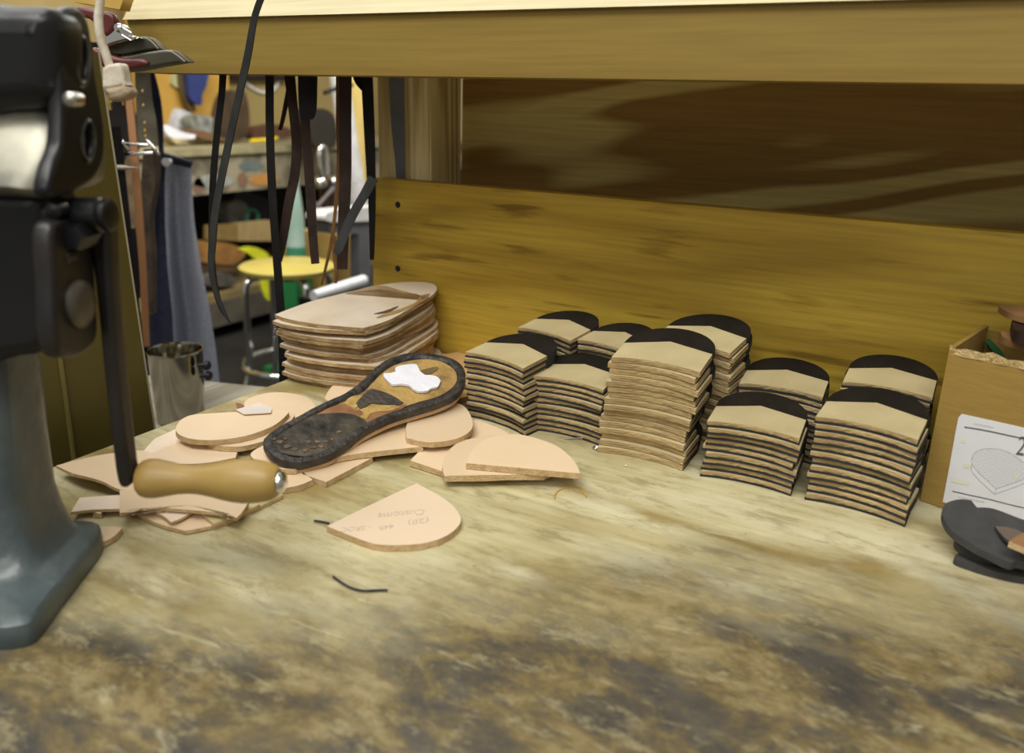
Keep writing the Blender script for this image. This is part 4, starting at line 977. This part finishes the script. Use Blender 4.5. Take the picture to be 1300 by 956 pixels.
# ------------------------------------------------------------------ olive sheet metal cover left of the bench
t = empty('metal_cover', (-.605, .3, -.5), 'tall olive painted sheet metal panel standing beyond the left edge of the bench', 'panel')
bm = bmesh.new()
prism(bm, [(-.6040, .06, -.88), (-.6040, .4650, -.88), (-.6055, .4650, -.88), (-.6055, .06, -.88)], [(-.6040, .06, .30), (-.6040, .4135, .30), (-.6055, .4135, .30), (-.6055, .06, .30)])
obj('cover_sheet', bm, OLIVE, t)
bm = bmesh.new(); prism(bm, [(-.6035, .4650, -.88), (-.6035, .4665, -.88), (-.6060, .4665, -.88), (-.6060, .4650, -.88)], [(-.6035, .4135, .30), (-.6035, .4150, .30), (-.6060, .4150, .30), (-.6060, .4135, .30)])
obj('folded_edge', bm, OLIVEE, t)
pA = on(78, 470, 0, -.604); bm = bmesh.new(); tube(bm, [(-.6035, pA.y, -.85), (-.6035, pA.y, .28)], .0022, 10); obj('raised_bead', bm, mat('olive_bead', (.14, .11, .03), rough=.4), t)

# ------------------------------------------------------------------ low side table with the steel mug
SZ = -.15
t = empty('side_table', (-.9, .5, FLOORZ), 'low grey wooden side table left of the bench carrying the steel mug', 'table')
tb = flat(332, 492, SZ); ta = flat(245, 481, SZ)
SIDEW = wood('weathered_grey_top', (.36, .33, .26), (.26, .23, .17), axis=1, rings=8, dist=6, rough=.7)
bm = bmesh.new(); far = .802
prism(bm, [(-1.22, .10, SZ-.03), (-.66, .10, SZ-.03), (-.66, .885, SZ-.03), (-1.22, .70, SZ-.03)], [(-1.22, .10, SZ), (-.66, .10, SZ), (-.66, .885, SZ), (-1.22, .70, SZ)])
obj('table_top', bm, SIDEW, t)
for x, y in ((-1.17, .15), (-.71, .15), (-.71, .8), (-1.17, .64)):
    boxo('leg', (x-.025, y-.025, FLOORZ), (x+.025, y+.025, SZ-.03), SIDEW, t)
mc = vert(222, 443, 1.0); zr = mc.z; mx_, my_ = mc.x, mc.y
t = empty('steel_mug', (mx_, my_, SZ), 'polished steel mug standing on the grey side table left of the bench', 'mug')
bm = bmesh.new(); lathe(bm, (mx_, my_, SZ+.0005), (mx_, my_, zr), [(0, .028), (.02, .0305), (.5, .0325), (.97, .0340), (.985, .0354), (1, .0352), (1.001, .0338), (.97, .0328), (.5, .031), (.05, .029), (.04, .001)], 48)
obj('mug_body', bm, mat('dark_mirror_steel', (.42, .40, .34), rough=.14, metal=1), t)
for px, py in ((262, 464), (264, 477)):
    bm = bmesh.new(); q = vert(px, py, .985); lathe(bm, q-Vector(RT)*.010, q+Vector(RT)*.005, [(0, .003), (.5, .003), (.55, .0062), (.9, .0062), (1, .004)], 14); obj('handle_stud', bm, BLK, t)

# ------------------------------------------------------------------ denim apron and the tools hung beside it
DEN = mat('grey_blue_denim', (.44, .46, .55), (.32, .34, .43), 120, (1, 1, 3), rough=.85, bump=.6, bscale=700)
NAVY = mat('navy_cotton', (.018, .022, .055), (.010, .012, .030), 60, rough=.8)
DA = 1.5
t = empty('denim_apron', tuple(vert(220, 200, DA)), 'grey-blue denim apron hanging by its navy strap behind the mug', 'apron')
L0 = [(190, 194), (187, 230), (186, 290), (185, 340), (188, 400), (187, 450), (187, 500)]
R0 = [(243, 208), (243, 235), (246, 280), (256, 345), (266, 395), (273, 440), (280, 500)]
bm = bmesh.new(); rows = []
NR, NC = 30, 44
def interp(P, f):
    s = f*(len(P)-1); k = min(int(s), len(P)-2); u = s-k; return (P[k][0]*(1-u)+P[k+1][0]*u, P[k][1]*(1-u)+P[k+1][1]*u)
for i in range(NR):
    f = i/(NR-1); a_ = interp(L0, f); b_ = interp(R0, f); row = []
    for j in range(NC):
        s = j/(NC-1); x = a_[0]+(b_[0]-a_[0])*s; y = a_[1]+(b_[1]-a_[1])*s
        amp = .034*min(1, f*1.6+.15)
        dep = DA-amp*math.sin(s*7.2-f*1.2+.6)-amp*.45*math.sin(s*15+f*2.2)+.03*(1-s)*f
        row.append(vert(x, y, dep))
    rows.append(row)
vf = [[bm.verts.new(p) for p in r] for r in rows]; vb = [[bm.verts.new(p+Vector(FH)*.002) for p in r] for r in rows]
for i in range(NR-1):
    for j in range(NC-1):
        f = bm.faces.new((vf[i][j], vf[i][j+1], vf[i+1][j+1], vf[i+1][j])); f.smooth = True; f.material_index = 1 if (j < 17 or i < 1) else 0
        f = bm.faces.new((vb[i][j], vb[i+1][j], vb[i+1][j+1], vb[i][j+1])); f.smooth = True
for i in range(NR-1):
    bm.faces.new((vf[i][0], vf[i+1][0], vb[i+1][0], vb[i][0])); bm.faces.new((vf[i][-1], vb[i][-1], vb[i+1][-1], vf[i+1][-1]))
for j in range(NC-1):
    bm.faces.new((vf[0][j], vb[0][j], vb[0][j+1], vf[0][j+1])); bm.faces.new((vf[-1][j], vf[-1][j+1], vb[-1][j+1], vb[-1][j]))
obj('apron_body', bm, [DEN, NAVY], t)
strap('neck_strap', [(186, 78), (190, 92), (198, 125), (203, 160), (204, 185), (205, 205)], [11, 11, 11, 8, 6, 8], DA-.03, NAVY, None, parent=None)
o = bpy.data.objects['neck_strap']; o.parent = t; o.data.transform(Matrix.Translation(-t.matrix_basis.translation))
bm = bmesh.new(); q = vert(210, 206, DA-.045); lathe(bm, q, q+Vector(FH)*.02, [(0, .004), (.1, .008), (.4, .006), (1, .005)], 16); obj('grommet', bm, PAPER, t)
bm = bmesh.new()
for a_, b_ in (((195, 194), (243, 208)),):
    tube(bm, [vert(a_[0]+(b_[0]-a_[0])*s, a_[1]+(b_[1]-a_[1])*s, DA-.028*.2-.012) for s in [k/8 for k in range(9)]], .006, 8)
obj('top_hem', bm, NAVY, t)

def bg(name, px, D, th, m, label, cat, corners=(), bev=.002, n=4, group=None, kind=None):
    o = vslab(name, px, D, th, m, None, bev=bev, corners=corners, n=n); return tag(o, label, cat, group, kind)
ORW = mat('orange_lath_wood', (.42, .20, .085), (.34, .155, .06), 30, (1, 1, .1), rough=.6)
strap('wooden_lath', [(156, 66), (160, 100), (166, 150), (172, 220), (177, 290), (181, 345), (185, 440)], [9, 9, 9, 9, 9, 8, 8], 1.24, ORW, 'thin reddish brown lath hanging upright beside the olive panel', cat='lath', th=.004)
PERF = mat('perforated_tin', (.20, .18, .13), (.13, .115, .08), 30, rough=.45, metal=.5)
holes = [[(187+dx_+2.0*math.cos(a_), yy+2.0*math.sin(a_)) for a_ in [k*math.pi/3 for k in range(6)]] for dx_, yy in ((-7, 115), (-6, 133), (-4, 155), (-4, 165), (-3, 172))]
o = vslab('punched_metal_strip', [(170, 62), (187, 62), (192, 125), (197, 150), (201, 185), (176, 188), (173, 140)], 1.30, .004, PERF, None, corners=(0, 1, 4, 5), n=2, holes=holes)
tag(o, 'punched metal strip hanging left of the apron strap', 'metal strip')
strap('hanging_tool', [(190, 190), (188, 230), (184, 280), (186, 330), (186, 400)], [16, 18, 12, 14, 14], 1.34, mat('dark_knotted_leather', (.085, .055, .030), (.03, .02, .012), 60, (1, 1, .5), rough=.7, bump=1), 'dark knotted leather thong hanging under the punched strip', th=.02)
strap('hanging_tool', [(140, 130), (150, 150), (160, 175), (158, 200), (150, 240), (160, 300), (170, 380)], [30, 34, 30, 16, 18, 14, 12], 1.42, mat('dark_tool_leather', (.030, .020, .014), (.012, .009, .008), 12, rough=.5), 'dark leather bundle hanging behind the plug', th=.02, cat='leather bundle')
strap('hanging_tool', [(168, 195), (160, 225), (165, 255), (168, 290)], [10, 14, 12, 8], 1.36, mat('pale_brown_strap', (.30, .21, .12), (.16, .1, .05), 40, rough=.6), 'pale brown leather tag hanging under the chrome rods', th=.01, cat='leather tag')
t = empty('tool_rack', tuple(vert(165, 190, 1.18)), 'chrome rods of a small tool rack sticking out behind the olive panel', 'tool rack')
for (x0, y0, x1, y1, r_) in ((148, 182, 190, 184, .0022), (150, 196, 194, 194, .0028), (150, 175, 162, 190, .0035), (186, 178, 202, 196, .0022)):
    bm = bmesh.new(); tube(bm, [vert(x0, y0, 1.20), vert((x0+x1)/2, (y0+y1)/2, 1.195), vert(x1, y1, 1.20)], r_, 10); obj('chrome_rod', bm, CHROME, t)
bm = bmesh.new(); lathe(bm, vert(138, 212, 1.17), vert(180, 213, 1.17), [(0, .004), (.5, .0035), (.6, .0018), (1, .0002)], 12)
tag(obj('steel_awl', bm, mat('dull_awl', (.34, .30, .24), rough=.4, metal=.5)), 'pointed awl sticking out to the right of the olive panel', 'awl')

bm = bmesh.new()
ra = [vert(60, 66, d) for d in (1.22, 1.47)]; rb_ = [vert(250, 70, d) for d in (1.22, 1.47)]
zt_ = vert(150, 74, 1.25).z
prism(bm, [(p.x, p.y, zt_) for p in (ra[0], rb_[0], rb_[1], ra[1])], [(p.x, p.y, zt_+.02) for p in (ra[0], rb_[0], rb_[1], ra[1])])
tag(obj('hanging_board', bm, STRAPB), 'dark board behind the clamps from which the tools and the apron hang', 'board')
pq = vert(140, 190, 1.18); bm = bmesh.new(); box(bm, (pq.x-.012, pq.y-.012, SZ+.0005), (pq.x+.012, pq.y+.012, vert(140, 160, 1.18).z)); obj('rack_post', bm, STRAPB, bpy.data.objects['tool_rack'])

# ------------------------------------------------------------------ the workshop behind: long bench along the left wall
BXF = -3.2
def bx_(px, py, X=BXF): return on(px, py, 0, X)
t = empty('rear_workbench', (-3.5, 3.4, FLOORZ), 'long paint-spattered workbench far behind along the left wall', 'workbench')
SPAT = mat('paint_spattered_wood', (.30, .26, .17), (.10, .085, .055), 9, rough=.7, detail=8, lo=.40, hi=.62)
boxo('bench_top', (-3.93, 1.9, .0), (BXF+.02, 5.3, .035), mat('worn_bench_edge', (.34, .30, .17), (.22, .19, .10), 12, rough=.6), t)
boxo('apron_board', (BXF-.03, 1.95, -.185), (BXF, 5.25, -.001), SPAT, t)
LZ = on(285, 372, 0, -3.15).z
boxo('lower_shelf', (-3.9, 1.95, LZ-.035), (BXF+.05, 5.25, LZ), mat('low_shelf_wood', (.24, .18, .07), (.16, .12, .05), 10, rough=.7), t)
boxo('lower_rail', (BXF+.03, 1.95, LZ-.16), (BXF+.06, 5.25, LZ-.0355), mat('dark_rail_wood', (.10, .085, .06), (.06, .05, .04), 12, rough=.7), t)
boxo('dark_back_panel', (-3.93, 1.95, LZ+.001), (-3.90, 5.25, -.001), STRAPB, t)
for y in (2.0, 3.6, 5.15): boxo('leg', (BXF-.12, y, FLOORZ), (BXF-.04, y+.08, -.001), SPAT, t)
# smears of colour on the apron board
def smear(px0, py0, px1, py1, m, name='paint_smear'):
    a_ = bx_(px0, py0, BXF+.001); b_ = bx_(px1, py1, BXF+.001); bm = bmesh.new()
    pts = []
    rd_ = random.Random(px0)
    for k in range(12):
        an = k*math.pi/6; pts.append(((a_.y+b_.y)/2+(b_.y-a_.y)/2*math.cos(an)*rd_.uniform(.8, 1.15), (a_.z+b_.z)/2+(b_.z-a_.z)/2*math.sin(an)*rd_.uniform(.8, 1.15)))
    prism(bm, [(BXF+.0005, y_, z_) for y_, z_ in pts], [(BXF+.003, y_, z_) for y_, z_ in pts]); return obj(name, bm, m, rear)
rear = t
smear(242, 222, 300, 236, mat('pale_paint', (.34, .35, .31), (.22, .21, .17), 20, rough=.6)); 
smear(316, 222, 356, 234, mat('orange_paint', (.50, .24, .06), rough=.6)); smear(300, 206, 335, 216, mat('teal_paint', (.13, .17, .16), rough=.6))
smear(243, 226, 260, 246, mat('rust_brown_paint', (.22, .12, .08), rough=.7)); smear(300, 220, 315, 238, MATS['rust_brown_paint'])
# cupboard and things on the rear bench
t = empty('wooden_cupboard', (-3.75, 2.75, .035), 'orange-yellow plywood cupboard back standing on the rear bench', 'cupboard')
a_ = bx_(196, 150, -3.75); b_ = bx_(292, 150, -3.75)
boxo('cupboard_side', (-3.77, a_.y-.1, .036), (-3.74, b_.y, .9), mat('orange_ply', (.50, .29, .055), (.42, .23, .04), 4, rough=.5), t)
boxo('cupboard_shelf', (-3.90, a_.y-.1, .06), (-3.775, b_.y, .08), MATS['orange_ply'], t)
def upr(name, px, D, th, m, label, cat, **k): return bg(name, px, D, th, m, label, cat, **k)
DB = 4.15
def at_cab(px, py): return bx_(px, py, -3.70)
def xslab(name, px, X, th, m, label, cat, corners=(), n=3, parent=None, group=None):
    """a flat thing facing the room, standing or hanging in the plane x = X"""
    L3 = smooth_loop([on(x, y, 0, X) for x, y in px], corners, n); bm = bmesh.new()
    prism(bm, [p-Vector((th, 0, 0)) for p in L3], L3); o = obj(name, bm, m, parent)
    return tag(o, label, cat, group) if parent is None else o
xslab('blue_cloth', [(238, 80), (264, 80), (263, 105), (257, 120), (256, 133), (248, 131), (241, 122), (239, 100)], -3.66, .03, mat('blue_cloth', (.02, .035, .16), rough=.8), 'blue cloth hanging in front of the orange cupboard', 'cloth')
xslab('dark_cloth', [(228, 80), (239, 80), (242, 124), (250, 140), (238, 138), (230, 115)], -3.70, .02, mat('dark_ochre_cloth', (.10, .06, .015), rough=.8), 'dark cloth hanging left of the blue one', 'cloth')
xslab('pale_cloth', [(226, 84), (231, 88), (231, 110), (227, 112), (219, 106), (222, 92)], -3.72, .02, mat('pale_green_cloth', (.42, .42, .22), rough=.8), 'small pale greenish glove hanging left of the blue cloth', 'glove')
xslab('white_notice', [(258, 84), (280, 84), (279, 101), (270, 97)], -3.90, .004, mat('pinkish_paper', (.85, .72, .70), rough=.8), 'pinkish white sheet pinned high behind the first black strap', 'paper', corners=(0, 1, 2, 3))
xslab('paper_bag', [(228, 138), (236, 141), (246, 148), (247, 168), (232, 166), (221, 162), (224, 150)], -3.56, .05, mat('white_bag_paper', (.58, .57, .60), (.42, .41, .42), 30, rough=.7), 'crumpled white paper bag on the rear bench', 'bag', corners=(0,))
xslab('plastic_bag', [(244, 150), (256, 146), (272, 151), (272, 172), (255, 174), (246, 168)], -3.46, .08, mat('grey_bag', (.30, .31, .27), (.10, .10, .08), 20, rough=.5), 'grey crumpled plastic bag beside the white paper bag', 'bag')
xslab('paper_sheet', [(206, 161), (214, 159), (230, 167), (248, 171), (246, 176), (225, 176), (214, 172)], -3.30, .06, mat('bright_paper', (.80, .78, .84), rough=.7), 'bright white papers lying at the left of the rear bench', 'paper', corners=(0, 3))
xslab('folded_sheet', [(214, 174), (240, 176), (272, 179), (270, 183), (225, 183)], -3.44, .08, mat('cream_stack', (.60, .50, .28), rough=.8), 'flat stack of cream sheets on the rear bench edge', 'paper stack', corners=(0, 2, 3, 4))
xslab('plank_stub', [(222, 184), (276, 184), (277, 187), (222, 187)], -3.46, .08, mat('plank_stub_wood', (.42, .29, .11), rough=.7), 'short light plank under the cream sheets on the rear bench', 'plank', corners=(0, 1, 2, 3))
DBR = mat('dark_brown_leather', (.070, .042, .024), (.035, .022, .014), 10, rough=.45)
xslab('leather_flap', [(292, 114), (300, 118), (309, 114), (315, 130), (317, 155), (313, 172), (300, 180), (286, 180), (278, 170), (278, 145), (284, 124)], -3.42, .06, DBR, 'big upright dark brown leather flap on the rear bench', 'leather')
xslab('leather_flap', [(246, 165), (262, 167), (275, 172), (290, 178), (268, 178), (248, 173)], -3.36, .08, mat('mid_brown_leather', (.16, .085, .04), rough=.5), 'low brown leather bundle left of the big dark flap', 'leather')
xslab('leather_flap', [(322, 164), (338, 160), (352, 158), (372, 165), (380, 172), (350, 177), (322, 176)], -3.50, .08, mat('dark_red_leather', (.10, .045, .028), rough=.5), 'low dark reddish leather pile right of the big flap', 'leather')
bm = bmesh.new(); tube(bm, [on(318, 179, 0, -3.24), on(338, 177.5, 0, -3.24), on(352, 175.5, 0, -3.24)], .010, 8); tag(obj('yellow_marker', bm, mat('marker_yellow', (.85, .60, .02), rough=.4)), 'bright yellow marker lying on the rear bench', 'marker')
bm = bmesh.new(); tube(bm, curve_pts([on(x, y, 0, -3.939) for x, y in ((300, 88), (304, 97), (314, 107), (328, 116), (342, 117), (350, 110), (356, 98), (356, 86))], 5), .011, 10)
tag(obj('white_cable_loop', bm, mat('white_cable', (.72, .70, .66), rough=.5)), 'white cable hanging in a loop on the rear wall', 'cable')
bm = bmesh.new(); tube(bm, [on(290, 97, 0, -3.9), on(366, 98, 0, -3.9)], .022, 8); tag(obj('wall_rail', bm, STRAPN), 'dark rail on the rear wall behind the cable loop', 'rail')
# under the rear bench
xslab('pipe_coil', [(288, 262), (300, 254), (312, 258), (318, 272), (314, 285), (302, 288), (290, 280)], -3.42, .07, mat('grey_coil', (.22, .21, .20), (.09, .09, .09), 16, rough=.5), 'grey coil of hose on the rear shelf left of the green ring', 'hose coil')
bm = bmesh.new(); c_ = on(320, 276, 0, -3.36); tube(bm, [c_+Vector((0, .042*math.cos(a_), .042*math.sin(a_))) for a_ in [k*math.pi/10 for k in range(20)]], .010, 8, closed=True)
tag(obj('green_ring', bm, mat('green_hose', (.03, .20, .11), rough=.4)), 'green ring of hose on the rear shelf', 'hose')
xslab('dark_tools', [(300, 244), (330, 248), (346, 262), (344, 284), (310, 286), (296, 270)], -3.55, .1, mat('navy_tools', (.02, .02, .045), rough=.5), 'dark navy tool roll behind the green ring', 'tool roll')
t = empty('carton', tuple(on(325, 300, 0, -3.35)), 'open brown carton under the rear bench', 'carton')
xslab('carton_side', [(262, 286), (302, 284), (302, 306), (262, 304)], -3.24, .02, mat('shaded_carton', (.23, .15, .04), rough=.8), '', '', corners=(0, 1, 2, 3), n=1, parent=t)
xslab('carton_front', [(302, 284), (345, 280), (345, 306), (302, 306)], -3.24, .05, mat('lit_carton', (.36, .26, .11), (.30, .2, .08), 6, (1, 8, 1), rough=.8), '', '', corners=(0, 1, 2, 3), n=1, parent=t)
for o_ in t.children: o_.data.transform(Matrix.Translation(-t.matrix_basis.translation*0))
xslab('leather_roll', [(252, 310), (275, 307), (300, 312), (312, 322), (296, 336), (258, 333), (250, 330)], -3.24, .10, mat('orange_brown_leather', (.36, .18, .045), (.22, .10, .03), 12, rough=.5), 'orange-brown folded leather on the lower rear shelf', 'leather')
xslab('leather_roll', [(248, 336), (275, 337), (296, 342), (298, 343.5), (270, 344), (250, 343)], -3.24, .08, mat('dark_folded_leather', (.13, .075, .035), (.05, .03, .02), 14, rough=.5), 'dark folded leather under the orange-brown one', 'leather')
xslab('old_shoe', [(262, 352), (280, 346), (292, 348), (300, 357), (293, 363), (265, 363), (256, 358)], -3.19, .06, mat('scuffed_grey_leather', (.12, .105, .09), (.05, .045, .04), 20, rough=.5), 'scuffed grey shoe on the lower rear shelf', 'shoe')
xslab('yellow_tag', [(303, 316), (318, 313), (334, 318), (342, 326), (326, 329), (316, 322)], -3.02, .01, mat('neon_yellow', (.80, .82, .03), rough=.5), 'neon yellow sheet behind the round stool seat', 'sheet', corners=(0,))
xslab('yellow_tag', [(329, 352), (347, 352), (349, 380), (343, 382), (336, 376)], -2.70, .01, MATS['neon_yellow'], 'neon yellow sheet hanging below the stool seat', 'sheet', corners=(0, 1, 2))

# ------------------------------------------------------------------ round stool
sc_ = vert(365, 336, 2.72); sx_, sy_, sz_ = sc_.x, sc_.y, sc_.z
t = empty('round_stool', (sx_, sy_, FLOORZ), 'round stool with yellow wooden seat and chrome legs in the background', 'stool')
bm = bmesh.new(); lathe(bm, (sx_, sy_, sz_-.022), (sx_, sy_, sz_), [(0, .150), (.1, .158), (.8, .163), (1, .157)], 48); obj('seat', bm, mat('yellow_seat_wood', (.50, .41, .10), (.42, .33, .07), 6, rough=.35), t)
for k in range(4):
    an = math.radians(YAW+180+38+90*k) ; ca, sa = math.cos(an), math.sin(an)
    bm = bmesh.new(); pts = [(sx_+ca*r_, sy_+sa*r_, z_) for r_, z_ in ((.04, sz_-.035), (.11, sz_-.034), (.142, sz_-.045), (.152, sz_-.075), (.155, sz_-.2), (.158, sz_-.36), (.19, sz_-.48), (.215, FLOORZ+.001))]
    tube(bm, curve_pts(pts, 5), .0125, 12); obj('leg', bm, CHROME, t)
bm = bmesh.new(); tube(bm, [(sx_+.17*math.cos(a_), sy_+.17*math.sin(a_), sz_-.355) for a_ in [k*math.pi/20 for k in range(40)]], .011, 10, closed=True); obj('foot_ring', bm, CHROME, t)
bm = bmesh.new(); lathe(bm, (sx_, sy_, sz_-.05), (sx_, sy_, sz_-.0225), [(0, .05), (1, .06)], 20); obj('hub', bm, STRAPB, t)
# bottle, green stand
pA = on(376, 345, 0, -2.45); pB = on(374, 180, 0, -2.45)
t = empty('green_bottle', tuple(pA), 'tall pale teal bottle with tapering neck behind the stool', 'bottle')
bm = bmesh.new(); lathe(bm, pA, pB, [(0, .036), (.03, .040), (.22, .040), (.23, .038), (.42, .036), (.55, .026), (.68, .016), (.88, .010), (1, .009)], 24); obj('bottle_body', bm, mat('teal_bottle', (.30, .46, .38), (.42, .52, .46), 12, rough=.2, trans=.25), t)
bm = bmesh.new(); lathe(bm, pA.lerp(pB, .03), pA.lerp(pB, .2), [(0, .0410), (1, .0410)], 24); obj('green_band', bm, mat('green_label_band', (.05, .26, .13), rough=.4), t)
pC = on(379, 345, 0, -2.46)
t = empty('green_stand', (pC.x, pC.y, FLOORZ), 'green painted machine stand seen below the stool seat', 'stand')
boxo('stand_column', (pC.x-.05, pC.y-.05, FLOORZ), (pC.x+.03, pC.y+.05, pA.z-.001), mat('green_paint', (.02, .20, .06), rough=.4), t)
boxo('stand_base', (pC.x-.12, pC.y-.12, FLOORZ+.0), (pC.x+.1, pC.y+.12, FLOORZ+.03), MATS['green_paint'], t)
# twin chrome lamp heads on a dark stand
pL = on(407, 232, 0, -2.7); pR = on(424, 231, 0, -2.7)
t = empty('bench_grinder', (pL.x, pL.y, FLOORZ), 'machine with two chrome globes on a dark stand, right of the rear bench', 'machine')
for q in (pL, pR):
    bm = bmesh.new(); bmesh.ops.create_uvsphere(bm, u_segments=20, v_segments=12, radius=.033); bmesh.ops.translate(bm, verts=bm.verts, vec=q)
    for f in bm.faces: f.smooth = True
    obj('chrome_globe', bm, CHROME, t)
bm = bmesh.new(); tube(bm, [pL, pR], .016, 10); tube(bm, [(pL+pR)/2, ((pL+pR)/2).xy.to_3d()+Vector((0, 0, FLOORZ))], .03, 10); obj('dark_stand', bm, STRAPN, t)
bm = bmesh.new(); q0 = on(410, 200, 0, -2.7); tube(bm, curve_pts([on(x, y, 0, -2.68) for x, y in ((408, 225), (405, 200), (408, 186), (414, 192), (416, 222))], 5), .011, 10); obj('chrome_hook', bm, CHROME, t)
bm = bmesh.new()
for a_, b_ in (((400, 265), (424, 238)), ((400, 258), (420, 285)), ((412, 285), (428, 262))): tube(bm, [on(*a_, 0, -2.66), on(*b_, 0, -2.66)], .009, 8)
obj('brace_rods', bm, mat('dull_rods', (.16, .13, .13), rough=.5), t)
xslab('dark_machine', [(392, 150), (404, 138), (420, 142), (428, 160), (426, 185), (408, 190), (396, 180)], -3.0, .12, mat('machine_black', (.025, .022, .02), rough=.5), 'dark motor housing behind the straps', 'motor')
# ribbed hose
t = empty('ribbed_hose', tuple(on(450, 250, 0, -2.6)), 'white ribbed flexible duct hanging down behind the straps', 'duct')
cp = curve_pts([on(x, y, 0, -2.6) for x, y in ((428, 60), (431, 95), (438, 150), (447, 210), (458, 265), (470, 320))], 30)
bm = bmesh.new(); tube(bm, cp, [.043+(.003 if k % 2 else 0) for k in range(len(cp))], 18); obj('duct_tube', bm, mat('white_duct', (.66, .65, .66), rough=.5), t)
bm = bmesh.new(); tube(bm, [on(x, y, 0, -2.55) for x, y in ((412, 118), (428, 112), (447, 108))], .010, 8); obj('duct_strap', bm, BLK, t)
xslab('yellow_upright', [(446, 70), (463, 70), (462, 150), (470, 300), (463, 300), (450, 160)], -2.9, .05, mat('yellow_upright_wood', (.78, .60, .22), (.66, .48, .15), 5, rough=.6), 'lit yellow upright board behind the white duct', 'board', corners=(0, 1, 3, 4))
# white topped table at right with grey leg, plank and paper roll
t = empty('white_table', tuple(on(455, 360, 0, -2.2)), 'white topped table with a grey metal leg left of the low board', 'table')
xslab('white_top', [(414, 272), (424, 268), (480, 262), (480, 280), (420, 282)], -2.18, .10, mat('white_laminate', (.72, .70, .68), rough=.4), '', '', corners=(1, 2, 3), parent=t)
xslab('grey_rail', [(416, 283), (480, 281), (480, 297), (420, 297)], -2.19, .08, mat('grey_steel_paint', (.12, .12, .13), rough=.5), '', '', corners=(0, 1, 2, 3), n=1, parent=t)
xslab('grey_leg', [(456, 297), (470, 297), (471, 420), (457, 420)], -2.185, .05, MATS['grey_steel_paint'], '', '', corners=(0, 1, 2, 3), n=1, parent=t)
xslab('ochre_cabinet', [(424, 298), (457, 298), (457, 420), (424, 420)], -2.35, .3, mat('ochre_cabinet_wood', (.36, .24, .06), (.30, .19, .05), 6, rough=.6), 'ochre wooden cabinet side under the white topped table', 'cabinet', corners=(0, 1, 2, 3), n=1)
bm = bmesh.new(); rl = (on(398, 376, 0, -1.62), on(462, 356, 0, -1.62)); lathe(bm, *rl, [(0, .016), (.5, .018), (1, .018)], 18); tag(obj('paper_roll', bm, mat('roll_paper', (.80, .80, .82), rough=.6)), 'white paper roll lying slantwise behind the tall leather pile', 'paper roll')
boxo('scrap_bin', (-1.70, min(rl[0].y, rl[1].y)+.02, FLOORZ+.3), (-1.50, max(rl[0].y, rl[1].y)+.12, min(rl[0].z, rl[1].z)-.017), STRAPB)
tag(bpy.data.objects['scrap_bin'], 'black bin under the white paper roll', 'bin')
